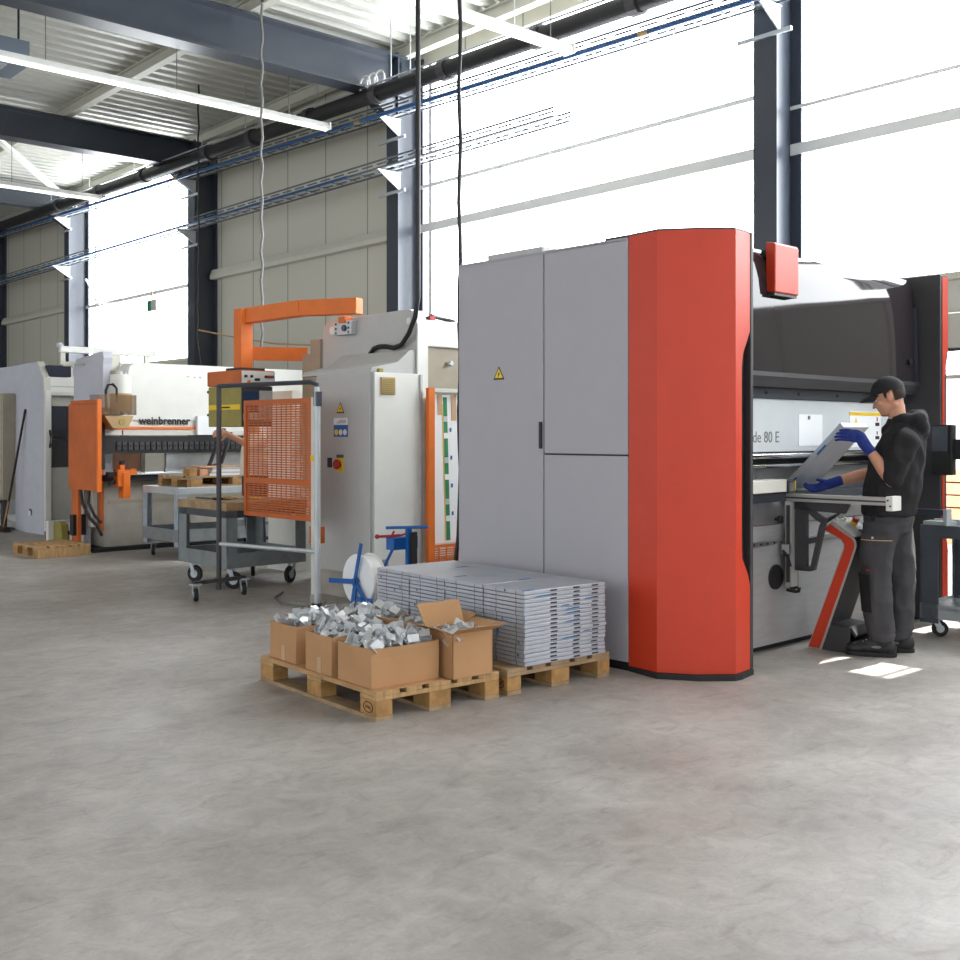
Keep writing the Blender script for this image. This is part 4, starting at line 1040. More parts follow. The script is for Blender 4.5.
solo('wood_block', 'right one of two brown wood blocks, beside the white sheets', 'block', M, MB().box(1.165, 1.27, 7.24, 7.40, .9465, 1.02), 'brick', (1.2, 7.3, .9465), bev=.004)

# ================================================================== PRESS WITH THE STRIPE
V = Thing('press_brake', 'white bending press with an orange stripe and black lettering', 'machine', M, (1.5, 9.0, 0))
ubm = V.part('upper_beam', MB().box(.64, 3.7, 8.667, 8.95, 1.415, 1.68), 'white_paint')
cv = V.part('beam_cover', MB().prism([(.97, 1.60), (.97, 2.20), (.99, 2.27), (1.05, 2.318), (3.7, 2.318), (3.7, 1.60)], 'y', 8.652, 8.95), 'white_paint', bev=.004)
V.part('stripe', MB().box(.64, 1.885, 8.646, 8.652, 1.488, 1.522).box(.64, .96, 8.65, 8.667, 1.488, 1.522), 'orange', cv)
V.part('lettering', text_mb('weinbrenner', .135, (1.11, 8.6515, 1.553), (1,0,0), (0,0,1), .002, .004), 'ink', cv)
V.part('badge', MB().box(1.89, 2.25, 8.60, 8.652, 1.42, 1.66), 'paper', cv)
V.part('faint_marks', MB().box(1.76, 1.80, 8.650, 8.652, 2.16, 2.175).box(1.86, 1.89, 8.650, 8.652, 2.15, 2.17).box(1.94, 1.97, 8.650, 8.652, 2.15, 2.175), 'cabinet_grey', cv)
V.part('lower_cover', MB().box(.62, 3.7, 8.655, 8.667, 1.415, 1.47), 'offwhite')
th = V.part('tool_holder', MB().box(.63, 3.7, 8.62, 8.85, 1.19, 1.405), 'black')
mb = MB()
for i in range(26): mb.box(.80+i*.075, .855+i*.075, 8.60, 8.62, 1.235, 1.33)
V.part('tool_clamps', mb, 'charcoal', th)
mb = MB()
for i in range(26): mb.cyl((.8275+i*.075, 8.592, 1.285), (.8275+i*.075, 8.60, 1.285), .014, 8)
V.part('clamp_screws', mb, 'black', th)
sp2 = [(8.95, 0), (8.95, 2.30), (8.93, 2.38), (8.96, 2.455), (9.02, 2.46), (9.72, 2.40), (9.80, 2.35), (9.82, 2.26), (9.82, 0)]
V.part('side_plate', MB().prism(sp2, 'x', .78, .9), 'lavender', bev=.004)
V.part('side_edge', MB().box(.9, 1.0, 8.96, 9.2, 1.2, 2.42), 'trim_cream')
V.part('top_rail', MB().box(1.0, 3.7, 8.95, 9.6, 2.25, 2.33), 'trim_cream')
V.part('bright_view_panel', MB().box(.65, 1.47, 9.26, 9.29, .95, 1.2), 'pink_panel')  # added panel, its pale pink standing in for brightness seen through the gap
for bx_ in (.70, .98, 1.42): V.part('back_frame', MB().box(bx_, bx_+.045, 9.2, 9.24, .93, 1.2), 'offwhite')
V.part('back_bar', MB().box(.84, .88, 9.2, 9.24, .85, 1.2), 'orange_dark')
V.part('steel_tool', MB().box(1.50, 2.9, 8.70, 8.74, 1.0, 1.19).box(1.50, 2.9, 8.72, 8.76, .93, 1.0), 'steel')
V.part('bed', MB().box(.62, 3.7, 8.5, 9.6, .86, .93), 'black')
V.part('bed_plate', MB().box(.80, 3.7, 8.45, 8.75, .93, .945), 'galv')
bs = V.part('base_front', MB().box(.66, 3.7, 8.667, 9.3, .05, .855), 'dirty', bev=.006)
V.part('base_groove', MB().box(.72, 3.7, 8.66, 8.667, .575, .62), 'beige', bs)
V.part('floor_plate', MB().box(.50, 3.7, 8.58, 9.55, 0, .045), 'black')
V.part('side_skirt', MB().prism([(8.9, .045), (9.5, .045), (8.9, .30)], 'x', .56, .6), 'lavender')
V.part('side_column', MB().box(.55, .60, 8.72, 8.80, .3, .9).box(.55, .60, 8.98, 9.06, .05, .75), 'offwhite')
V.part('orange_post', MB().box(.60, .64, 8.62, 8.68, .25, 1.42), 'orange_dark')
hoses = MB()
hoses.tube([(.42, 8.78, .78), (.43, 8.75, .6), (.48, 8.66, .42), (.55, 8.6, .32), (.6, 8.58, .2)], .02, 8)
hoses.tube([(.46, 8.62, .78), (.45, 8.62, .6), (.5, 8.56, .45), (.58, 8.54, .36)], .018, 8)
V.part('hose', hoses, 'black', smooth=True)
gd = V.part('side_guard', MB().box(.38, .42, 8.25, 9.04, .76, 1.79).prism([(8.25, 1.79), (8.97, 1.79), (8.97, 1.835), (8.27, 1.835)], 'x', .38, .42), 'orange_dark', bev=.006)
V.part('guard_edge', MB().box(.38, .43, 8.215, 8.25, .75, 1.84), 'orange', gd)
V.part('guard_post', MB().box(.40, .44, 8.8, 8.99, .12, .76), 'orange_dark', gd)
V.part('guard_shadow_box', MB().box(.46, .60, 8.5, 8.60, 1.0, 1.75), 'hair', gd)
V.part('pedal_hook', MB().box(.36, .52, 8.85, 8.95, .2, .45), 'black')
# cylinder with tinted guard and hopper
cy = V.part('cylinder', MB().cyl((.80, 8.50, 1.70), (.80, 8.50, 2.15), .125, 24), 'white_paint', smooth=True)
V.part('cylinder_base', MB().cyl((.80, 8.50, 1.70), (.80, 8.50, 1.92), .128, 24), 'tan', cy, smooth=True)
V.part('cylinder_fittings', MB().cyl((.78, 8.48, 2.15), (.78, 8.48, 2.19), .03, 10).cyl((.86, 8.5, 2.15), (.86, 8.5, 2.18), .02, 10), 'galv', cy)
V.part('cylinder_bracket', MB().box(.74, .86, 8.55, 8.66, 1.66, 2.2), 'beige', cy)
V.part('tinted_guard', MB().box(.46, .93, 8.36, 8.366, 1.66, 1.90).box(.93, .936, 8.36, 8.6, 1.66, 1.90).box(.455, .46, 8.36, 8.6, 1.66, 1.90), 'tinted', cy)
hpz = MB(); a_ = [(.53, 1.648), (.90, 1.648), (.825, 1.50), (.635, 1.50)]
hp_ = V.part('hopper', hpz.prism(a_, 'y', 8.36, 8.62), 'tan', cy, bev=.004)
V.part('hopper_port', MB().cyl((.75, 8.352, 1.575), (.75, 8.36, 1.575), .04, 16), 'olive', hp_)
V.part('hopper_drip', MB().cyl((.80, 8.45, 1.42), (.80, 8.45, 1.48), .01, 8), 'red', hp_)
V.part('valve_body', MB().box(.62, .74, 8.44, 8.5, 1.66, 1.74).cyl((.79, 8.45, 1.66), (.79, 8.45, 1.72), .025, 10), 'dark_steel', cy)
V.part('motor_cable', MB().tube([(.62, 8.5, 1.70), (.60, 8.48, 1.95), (.62, 8.46, 2.02), (.67, 8.44, 2.03), (.71, 8.42, 1.98), (.72, 8.42, 1.8), (.72, 8.44, 1.7)], .016, 8), 'black', cy, smooth=True)
cl = V.part('clamp', MB().box(.66, .82, 8.28, 8.40, .80, 1.0).box(.72, .80, 8.26, 8.28, .78, .97), 'orange', bev=.006)
V.part('clamp_arm', MB().bar((.56, 8.35, .95), (.78, 8.35, .95), .08, .05).bar((.58, 8.35, .84), (.68, 8.35, .86), .05, .04), 'black', cl)
V.part('clamp_foot', MB().box(.72, .81, 8.26, 8.38, .66, .80), 'orange', cl)
V.part('clamp_top', MB().box(.70, .76, 8.3, 8.36, 1.0, 1.06).box(.82, .90, 8.28, 8.34, .94, 1.01), 'orange', cl)
V.part('clamp_block', MB().cyl((.74, 8.34, 1.06), (.74, 8.34, 1.11), .035, 10), 'black', cl)
fs = MB().bar((1.88, 8.3, 1.02), (2.1, 8.3, 1.50), .07, .02).bar((2.06, 8.3, 1.06), (2.2, 8.3, 1.45), .06, .02).bar((1.88, 8.3, 1.02), (2.06, 8.3, 1.06), .06, .02)
V.part('front_stay', fs, 'charcoal')
wl = V.part('work_light', MB().box(.46, 1.76, 9.46, 9.54, 2.46, 2.54), 'white_paint', bev=.006)
V.part('light_post', MB().box(.47, .53, 9.48, 9.52, 2.33, 2.46).box(.47, .9, 9.48, 9.52, 2.31, 2.345), 'trim_cream', wl)
V.part('light_bracket', MB().box(1.2, 1.26, 9.47, 9.53, 2.33, 2.46).box(1.6, 1.66, 9.47, 9.53, 2.33, 2.46), 'white_paint', wl)
V.part('light_knob', MB().lathe([(.03, 0), (.05, .03), (.03, .06)], (.46, 9.5, 2.52), 'z', 12), 'lavender', wl)

# ================================================================== ENCLOSED MACHINE AT THE LEFT EDGE
E_ = Thing('enclosed_machine', 'pale grey enclosed machine with a glazed door at the left edge', 'machine', M, (1.4, 12, 0))
E_.part('side_panel', MB().prism([(11.33, 0), (11.33, 2.0), (11.34, 2.22), (11.56, 2.465), (12.4, 2.45), (12.4, 0)], 'x', 1.0, 1.04), 'lavender')
E_.part('side_panel', MB().box(1.0, 1.04, 12.4, 14.2, 2.02, 2.44), 'lavender')
E_.part('corner_bevel', MB().prism([(11.325, 2.0), (11.335, 2.225), (11.56, 2.47), (11.58, 2.445), (11.36, 2.21), (11.35, 2.0)], 'x', .995, 1.09), 'trim_cream')
E_.part('corner_post', MB().box(1.0, 1.075, 11.28, 11.34, .05, 2.05), 'white_paint')
E_.part('header', MB().box(1.04, 2.6, 11.34, 11.6, 2.02, 2.24), 'white_paint')
E_.part('header_line', MB().box(1.04, 2.6, 11.335, 11.34, 2.10, 2.115), 'cabinet_grey')
E_.part('window_band', MB().box(1.08, 1.40, 11.36, 11.6, 2.25, 2.41), 'navy')
E_.part('roof_box', MB().box(1.04, 2.6, 11.6, 13.9, 2.2, 2.42), 'white_paint')
E_.part('band_frame', MB().tube([(1.27, 11.34, 2.42), (1.40, 11.34, 2.42), (1.435, 11.34, 2.39), (1.445, 11.34, 2.26)], .022, 8), 'trim_cream', smooth=True)
dg_ = E_.part('glazed_door', MB().box(1.09, 2.4, 11.32, 11.33, .20, 2.0), 'door_glass')
E_.part('door_frame', MB().box(1.075, 2.4, 11.31, 11.34, .13, .20).box(1.075, 2.4, 11.31, 11.34, 1.98, 2.03).box(1.075, 1.095, 11.31, 11.34, .13, 2.0), 'offwhite', dg_)
E_.part('door_handle', MB().tube([(1.06, 11.28, 1.48), (1.055, 11.25, 1.44), (1.055, 11.25, 1.28), (1.06, 11.28, 1.24)], .014, 8), 'black', dg_, smooth=True)
E_.part('inner_panel', MB().box(1.095, 2.4, 11.40, 11.42, 1.83, 1.98), 'trim_cream')
E_.part('inner_screen', MB().box(1.095, 2.4, 11.38, 11.40, 1.42, 1.83), 'navy')
E_.part('inner_lower', MB().box(1.095, 2.4, 11.40, 11.42, .2, .95), 'offwhite')
E_.part('inner_back', MB().box(1.095, 2.4, 11.60, 11.62, .2, 2.0), 'wall_dark')
E_.part('inner_tool', MB().box(1.1, 2.3, 11.45, 11.6, .95, 1.05).box(1.12, 2.2, 11.5, 11.6, 1.05, 1.35), 'charcoal')
E_.part('base', MB().box(1.02, 2.6, 11.30, 13.9, .03, .13), 'white_paint')
E_.part('back_panel', MB().box(1.04, 2.6, 13.85, 13.9, .1, 2.4), 'lavender')
E_.part('cable_port', MB().cyl((.99, 11.82, .30), (1.0, 11.82, .30), .05, 14), 'charcoal')
E_.part('port_ring', MB().cyl((.985, 11.83, .285), (.99, 11.83, .285), .04, 14), 'white_paint')
sc_ = Thing('side_cabinet', 'beige cabinet standing against the enclosed machine at the left edge', 'cabinet', M, (.9, 13, 0))
sc_.part('carcass', MB().box(.82, .994, 12.40, 14.2, .46, 2.03), 'beige', bev=.006)
sc_.part('cabinet_face', MB().box(.80, .82, 12.5, 14.2, .5, 2.0), 'offwhite')
sc_.part('legs', MB().box(.84, .9, 12.45, 12.55, 0, .46).box(.84, .9, 13.2, 13.3, 0, .46), 'charcoal')
sc_.part('knob', MB().cyl((.795, 12.58, 1.36), (.80, 12.58, 1.36), .015, 8).cyl((.795, 12.61, 1.31), (.80, 12.61, 1.31), .015, 8).cyl((.795, 12.55, 1.31), (.80, 12.55, 1.31), .015, 8), 'charcoal')
br_ = Thing('broom', 'broom with a dark handle leaning on the enclosed machine', 'broom', M, (.78, 12.3, 0))
br_.part('handle', MB().cyl((.80, 12.30, .06), (.985, 11.98, 1.79), .016, 10), 'hair', smooth=True)
br_.part('lower_sleeve', MB().cyl((.795, 12.31, .02), (.84, 12.23, .45), .018, 10), 'wood_end', smooth=True)
br_.part('head', MB().box(.73, .83, 12.12, 12.55, .0, .07), 'hair', bev=.01)
bk = Thing('waste_bucket', 'black bucket with a pale rim at the far left edge', 'bucket', M, (.62, 12.72, 0))
bk.part('bucket_body', MB().lathe([(.11, 0), (.14, .30), (.13, .30), (.10, .02)], (.62, 12.78, 0), 'z', 20), 'black', smooth=True)
bk.part('bucket_liner', MB().lathe([(.12, .22), (.145, .30), (.15, .40), (.10, .46), (.04, .44)], (.62, 12.78, 0), 'z', 20), 'beige', smooth=True)
bk.part('hose', MB().tube([(.68, 12.7, .42), (.72, 12.6, .50), (.78, 12.5, .47), (.80, 12.42, .42)], .015, 8), 'black', smooth=True)
rt_ = Thing('toolbox', 'low red toolbox on the floor by the glazed door', 'toolbox', M, (.95, 10.3, 0))
rt_.part('box_body', MB().box(.62, .98, 10.10, 10.35, 0, .15), 'red', bev=.006)
rt_.part('box_lid', MB().box(.61, .99, 10.09, 10.36, .15, .19), 'white_paint', bev=.004)
yb = Thing('yellow_block', 'yellow angled block standing beside the red toolbox', 'block', M, (.9, 9.7, 0))
yb.part('block_body', MB().prism([(9.70, 0), (9.97, 0), (9.97, .29), (9.78, .30), (9.73, .26)], 'x', .58, .66), 'olive')
wb = Thing('white_crate', 'white crate with a black slot beside the yellow block', 'crate', M, (1.2, 9.9, 0))
wb.part('crate_body', MB().box(.52, .76, 9.99, 10.07, .0, .30).box(.68, .76, 9.6, 9.98, .0, .28), 'white_paint')
wb.part('crate_slot', MB().box(.67, .68, 9.62, 9.9, .14, .18), 'black')
pallet('small empty pallet on the floor by the enclosed machine at left', M, .62, .74, (-.246, 8.41), 0, .135, sides=True)
solo('hand_truck_board', 'dark low plate lying on the floor beside the broom', 'plate', M, MB().box(.3, .62, 12.2, 12.5, 0, .03), 'hair', (.45, 12.35, 0))

# ================================================================== PEOPLE
def rotm(fwd, up):
    """columns forward, left, up"""
    up = Vector(up).normalized(); f = Vector(fwd).normalized(); l = up.cross(f).normalized(); f = l.cross(up)
    return Matrix((f, l, up)).transposed()
def hand(mb, wrist, palm_c, fdir, pnorm, side, s=1., curl=(.35, .5, .4), spread=.12, thumb=None):
    """palm, four jointed fingers and a thumb. fdir: where the fingers point, pnorm: out of the palm, side: +1 thumb on fdir x pnorm side"""
    f = Vector(fdir).normalized(); n = Vector(pnorm).normalized(); a = f.cross(n).normalized(); n = a.cross(f)*1.
    c = Vector(palm_c); w = Vector(wrist)
    m = Matrix((f, a, n)).transposed()
    mb.cap(w, c - f*.03*s, .029*s, .030*s, 12)
    mb.ell(c, (.050*s, .043*s, .019*s), m, 16, 10)
    mb.ell(c + f*.018*s, (.034*s, .042*s, .017*s), m, 14, 8)
    for i, (off, ln) in enumerate(((.031, .072), (.0105, .080), (-.0105, .075), (-.031, .060))):
        base = c + a*off*side*s + f*.036*s
        d = (f + a*side*(off*spread*30)*.12).normalized(); ax = a; p = base; ang = 0
        r = .0098*s
        for j, fr in enumerate((.42, .32, .26)):
            ang += curl[j]
            dd = (d*math.cos(ang) + n*math.sin(ang)).normalized()
            q = p + dd*ln*fr*s; mb.cap(p, q, r, r*.92, 10); p = q; r *= .92
    b0 = c + a*side*.034*s - f*.028*s
    t = Vector(thumb) if thumb else (a*side*.7 + f*.6 + n*.45)
    t.normalize(); b1 = b0 + t*.036*s; t2 = (t + f*.35 + n*.3).normalized(); b2 = b1 + t2*.028*s
    mb.cap(b0, b1, .0145*s, .0115*s, 10); mb.cap(b1, b2, .0112*s, .0095*s, 10)

def head_mb(hc, hm):
    """skull, jaw, nose, ears in the head frame"""
    P = lambda x, y, z: Vector(hc) + hm @ Vector((x, y, z))
    mb = MB()
    mb.ell(P(-.008, 0, .022), (.098, .076, .098), hm, 20, 14)
    mb.ell(P(.028, 0, -.045), (.066, .060, .070), hm, 18, 12)
    mb.ell(P(.052, 0, -.092), (.034, .036, .026), hm, 14, 10)
    mb.cap(P(-.02, .045, -.062), P(.05, .022, -.095), .022, .018); mb.cap(P(-.02, -.045, -.062), P(.05, -.022, -.095), .022, .018)
    mb.cap(P(.085, 0, .004), P(.109, 0, -.036), .0075, .0095, 10)
    mb.ell(P(.096, .011, -.036), (.010, .009, .008), hm, 10, 6).ell(P(.096, -.011, -.036), (.010, .009, .008), hm, 10, 6)
    mb.cap(P(.074, .045, .018), P(.084, -.0, .022), .012, .011).cap(P(.074, -.045, .018), P(.084, 0, .022), .012, .011)
    mb.ell(P(.060, .04, -.025), (.028, .022, .022), hm, 12, 8).ell(P(.060, -.04, -.025), (.028, .022, .022), hm, 12, 8)
    mb.cap(P(.082, .016, -.062), P(.082, -.016, -.062), .0085, .0085, 10); mb.cap(P(.080, .014, -.073), P(.080, -.014, -.073), .008, .008, 10)
    for s_ in (1, -1):
        em = hm @ Matrix.Rotation(R(-12), 3, 'Y')
        mb.ell(P(-.012, s_*.082, -.006), (.021, .010, .032), em, 12, 8)
        mb.ell(P(-.004, s_*.075, -.026), (.010, .007, .013), em, 10, 6)
    return mb, P

# ------------------------------------------------------------------ the worker
N = Frame(158.3, 2.628, 7.165)         # x: the way he faces, y: his left
man = Thing('person', 'person in a black cap and hoodie holding a metal sheet in blue gloves', 'person', N, (-.02, 0, 0))
tilt = R(20)
hc = Vector((-.03, 0, 1.672)); hm = rotm((math.cos(tilt), -.04, -math.sin(tilt)), (math.sin(tilt), 0, math.cos(tilt)))
hmb, HP = head_mb(hc, hm)
bmb = MB(); bmb.v = list(hmb.v); bmb.f = list(hmb.f)
SH_L, EL_L, WR_L = Vector((-.135, .185, 1.385)), Vector((-.055, .225, 1.135)), Vector((.092, .165, 1.345))
SH_R, EL_R, WR_R = Vector((-.11, -.19, 1.375)), Vector((.06, -.235, 1.175)), Vector((.315, -.175, 1.105))
bmb.cap((-.10, 0, 1.44), HP(-.03, 0, -.04), .058, .051, 16)                # neck
bmb.loft([(-.03,0,.90,.11,.15), (-.05,0,1.05,.10,.14), (-.08,0,1.25,.105,.16), (-.115,0,1.38,.09,.17), (-.115,0,1.45,.06,.09)], 20)
for S_, E2, Wr in ((SH_L, EL_L, WR_L), (SH_R, EL_R, WR_R)):
    bmb.cap(S_, E2, .055, .042); bmb.cap(E2, E2 + (Wr-E2)*.35, .042, .043); bmb.cap(E2 + (Wr-E2)*.35, Wr, .043, .027)
LEGS = (((-.035, .095, .92), (.035, .10, .52), (-.005, .10, .10)), ((-.05, -.095, .92), (-.088, -.10, .52), (-.095, -.10, .10)))
for h_, k_, a_ in LEGS:
    bmb.cap(h_, k_, .085, .058); bmb.cap(k_, a_, .056, .042); bmb.cap(a_, (a_[0]+.12, a_[1], .05), .04, .035)
bodym = blob(bmb, .0055, 4)
body = man.part('body', bodym, 'skin', smooth=True)
# face details
for s_ in (1, -1):
    man.part('eye', MB().ell(HP(.080, s_*.031, .004), (.010, .013, .009), hm, 12, 8), 'white_paint', body, smooth=True)
    man.part('iris', MB().ell(HP(.0875, s_*.031, .003), (.004, .006, .006), hm, 10, 6), 'hair', body, smooth=True)
    man.part('eyebrow', MB().cap(HP(.088, s_*.015, .024), HP(.076, s_*.05, .024), .005, .004, 8), 'hair', body, smooth=True)
man.part('mouth', MB().cap(HP(.0885, .018, -.0675), HP(.0885, -.018, -.0675), .0022, .0022, 8), 'red', body, smooth=True)
mat('stubble', (120,84,68), .7, var=.2, scale=60)
hair = MB(); n = 26
def shell(p0, a0, a1, t0, t1, r, nn=24, kk=8, th=.006):
    """patch of an ellipsoid round the head: azimuth a0..a1 (0 = forward), polar t0..t1 from the crown"""
    mb = MB(); vs = []
    for lay in (0, 1):
        for i in range(kk+1):
            t = R(t0 + (t1-t0)*i/kk)
            for j in range(nn+1):
                a = R(a0 + (a1-a0)*j/nn); q = [v - th*lay for v in r]
                vs.append(HP(p0[0] + q[0]*math.sin(t)*math.cos(a), p0[1] + q[1]*math.sin(t)*math.sin(a), p0[2] + q[2]*math.cos(t)))
    g = lambda l, i, j: l*(kk+1)*(nn+1) + i*(nn+1) + j
    fs = []
    for i in range(kk):
        for j in range(nn): fs += [(g(0,i,j), g(0,i+1,j), g(0,i+1,j+1), g(0,i,j+1)), (g(1,i,j+1), g(1,i+1,j+1), g(1,i+1,j), g(1,i,j))]
    for j in range(nn): fs += [(g(0,kk,j), g(1,kk,j), g(1,kk,j+1), g(0,kk,j+1)), (g(0,0,j+1), g(1,0,j+1), g(1,0,j), g(0,0,j))]
    for i in range(kk): fs += [(g(0,i,0), g(1,i,0), g(1,i+1,0), g(0,i+1,0)), (g(0,i,nn), g(0,i+1,nn), g(1,i+1,nn), g(1,i,nn))]
    return mb.add(vs, fs)
hr = shell((-.008, 0, .022), 108, 252, 60, 126, (.105, .082, .104))
h2 = shell((-.008, 0, .022), 74, 96, 66, 106, (.101, .0795, .102), 6); hr.add(h2.v, h2.f)
h3 = shell((-.008, 0, .022), 264, 286, 66, 106, (.101, .0795, .102), 6); hr.add(h3.v, h3.f)
man.part('hair', hr, 'hair', smooth=True)
capm = shell((-.008, 0, .022), 0, 360, 1, 84, (.110, .088, .112), 36, 10, .006)
mat('cap_cloth', (30,31,34), .85, var=.1, scale=30, bump=.2, bscale=150)
cap_ = man.part('cap', capm, 'cap_cloth', smooth=True)
bv = []; nn = 14
for lay in (0, 1):
    for i in range(7):
        for j in range(nn+1):
            a = R(-62 + 124*j/nn); t = i/6
            x = .096*math.cos(a) + t*.085*math.cos(a)**1.2 if math.cos(a) > 0 else 0
            y = .082*math.sin(a)*(1-.12*t); z = .046 - .03*abs(math.sin(a))**2 - .022*t*t + (.004 if lay else 0)
            bv.append(HP(x, y, z))
g = lambda l, i, j: l*7*(nn+1) + i*(nn+1) + j; fs = []
for i in range(6):
    for j in range(nn): fs += [(g(0,i,j), g(0,i,j+1), g(0,i+1,j+1), g(0,i+1,j)), (g(1,i,j+1), g(1,i,j), g(1,i+1,j), g(1,i+1,j+1))]
for j in range(nn): fs += [(g(0,6,j), g(0,6,j+1), g(1,6,j+1), g(1,6,j))]
man.part('cap_brim', MB().add(bv, fs), 'cap_cloth', cap_, smooth=True)
man.part('cap_button', MB().ell(HP(-.008, 0, .135), (.008, .008, .005), hm, 10, 6), 'cap_cloth', cap_, smooth=True)
# hoodie
hd_ = MB()
hd_.loft([(-.035,0,.915,.155,.195), (-.035,0,.95,.160,.205), (-.052,0,1.06,.163,.205), (-.070,0,1.18,.160,.205), (-.092,0,1.29,.152,.208), (-.118,0,1.38,.130,.205), (-.125,0,1.435,.110,.160), (-.115,0,1.49,.085,.105), (-.105,0,1.525,.072,.082)], 32)
for S_, E2 in ((SH_L, EL_L), (SH_R, EL_R)):
    hd_.ell(S_*.75 + Vector((-.03,0,.345)), (.085, .085, .075)); e = S_ + (E2-S_)*.86
    hd_.cap(S_, e, .074, .066); hd_.cap(S_+(E2-S_)*.60, S_+(E2-S_)*.72, .072, .073); hd_.cap(S_+(E2-S_)*.3, S_+(E2-S_)*.35, .076, .076)
hd_.ell((-.19, 0, 1.515), (.075, .125, .055), rotm((1, 0, -.5), (.5, 0, 1)))     # hood lying on the back
hd_.ell((-.225, 0, 1.465), (.05, .10, .07)); hd_.ell((-.15, .075, 1.53), (.08, .045, .03)); hd_.ell((-.15, -.075, 1.53), (.08, .045, .03))
hd_.cap((-.08, .07, 1.52), (-.025, .0, 1.45), .026, .024); hd_.cap((-.08, -.07, 1.52), (-.025, .0, 1.45), .026, .024)
ho = man.part('hoodie', crumple(blob(hd_, .009, 12), .024, 8.5, (1,1,.55)), 'hoodie', smooth=True)
man.part('hem', MB().loft([(-.035,0,.905,.150,.190), (-.035,0,.91,.157,.197), (-.035,0,.955,.160,.203), (-.035,0,.96,.15,.19)], 32), 'cap_cloth', ho, smooth=True)
# trousers
tr = MB()
tr.loft([(-.035,0,.80,.13,.175), (-.035,0,.88,.145,.185), (-.04,0,.97,.138,.175)], 28)
Lz = [(-.02,.095,.86,.132,.105), (.02,.10,.74,.108,.095), (.042,.10,.62,.092,.085), (.045,.10,.52,.086,.082), (.040,.10,.42,.083,.08), (.028,.10,.28,.083,.08), (.010,.10,.14,.076,.075), (.004,.10,.10,.073,.072)]
Rz = [(-.04,-.095,.86,.125,.105), (-.07,-.10,.74,.105,.095), (-.09,-.10,.62,.090,.085), (-.098,-.10,.52,.085,.082), (-.102,-.10,.42,.082,.08), (-.100,-.10,.28,.079,.08), (-.092,-.10,.14,.074,.075), (-.09,-.10,.095,.072,.072)]
tr.loft(Lz[::-1], 24); tr.loft(Rz[::-1], 24)
for z, x, y, dz in ((.17, .012, .10, .012), (.135, .005, .10, .01), (.16, -.095, -.10, .01), (.125, -.09, -.10, .01)): tr.ell((x, y, z), (.083, .081, dz*1.6))
for z, x, y in ((.56, .04, .10), (.46, .04, .10), (.55, -.1, -.1), (.47, -.1, -.1)): tr.ell((x, y, z), (.089, .085, .03))
tro = man.part('trousers', crumple(blob(tr, .008, 6), .018, 9, (1,1,.5)), 'trousers', smooth=True)
def leg_patch(secs, z0, z1, a0, a1, off, th=.004, m='black', name='knee_patch'):
    """a cloth patch lying on one trouser leg"""
    def sec(z):
        for (x,y,za,rx,ry), (x2,y2,zb,rx2,ry2) in zip(secs, secs[1:]):
            if zb <= z <= za:
                t = (za-z)/(za-zb); return (x+(x2-x)*t, y+(y2-y)*t, rx+(rx2-rx)*t, ry+(ry2-ry)*t)
        return secs[-1][0], secs[-1][1], secs[-1][3], secs[-1][4]
    vs = []; nn, kk = 10, 8
    for lay in (0, 1):
        for i in range(kk+1):
            z = z0 + (z1-z0)*i/kk; x, y, rx, ry = sec(z)
            for j in range(nn+1):
                a = R(a0 + (a1-a0)*j/nn); q = off - th*lay
                ca, sa = math.cos(a), math.sin(a)
                vs.append((x + (rx+q)*math.copysign(abs(ca)**.85, ca), y + (ry+q)*math.copysign(abs(sa)**.85, sa), z))
    g = lambda l, i, j: l*(kk+1)*(nn+1) + i*(nn+1) + j; fs = []
    for i in range(kk):
        for j in range(nn): fs += [(g(0,i,j), g(0,i+1,j), g(0,i+1,j+1), g(0,i,j+1)), (g(1,i,j+1), g(1,i+1,j+1), g(1,i+1,j), g(1,i,j))]
    for j in range(nn): fs += [(g(0,0,j), g(0,0,j+1), g(1,0,j+1), g(1,0,j)), (g(0,kk,j+1), g(0,kk,j), g(1,kk,j), g(1,kk,j+1))]
    for i in range(kk): fs += [(g(0,i,0), g(1,i,0), g(1,i+1,0), g(0,i+1,0)), (g(0,i,nn), g(0,i+1,nn), g(1,i+1,nn), g(1,i,nn))]
    return man.part(name, MB().add(vs, fs), m, tro, smooth=True)
mat('patch_black', (13,13,14), .85, var=.1)
leg_patch(Lz, .53, .29, -30, 72, .019, .02, 'patch_black')
leg_patch(Rz, .54, .31, -40, 62, .019, .02, 'patch_black')
leg_patch(Lz, .79, .755, 30, 120, .021, .02, 'trousers', 'pocket_flap')
leg_patch(Lz, .755, .60, 35, 115, .016, .016, 'trousers', 'cargo_pocket')
leg_patch(Lz, .757, .752, 30, 120, .023, .02, 'tape', 'pocket_piping')
man.part('pocket_stud', MB().ell((.06, .212, .77), (.008, .006, .008)), 'galv', tro, smooth=True)
man.part('label_tab', MB().rbox((.085, .185, .56), (.03, .004, .008), (0, 0, -.4)), 'red', tro)
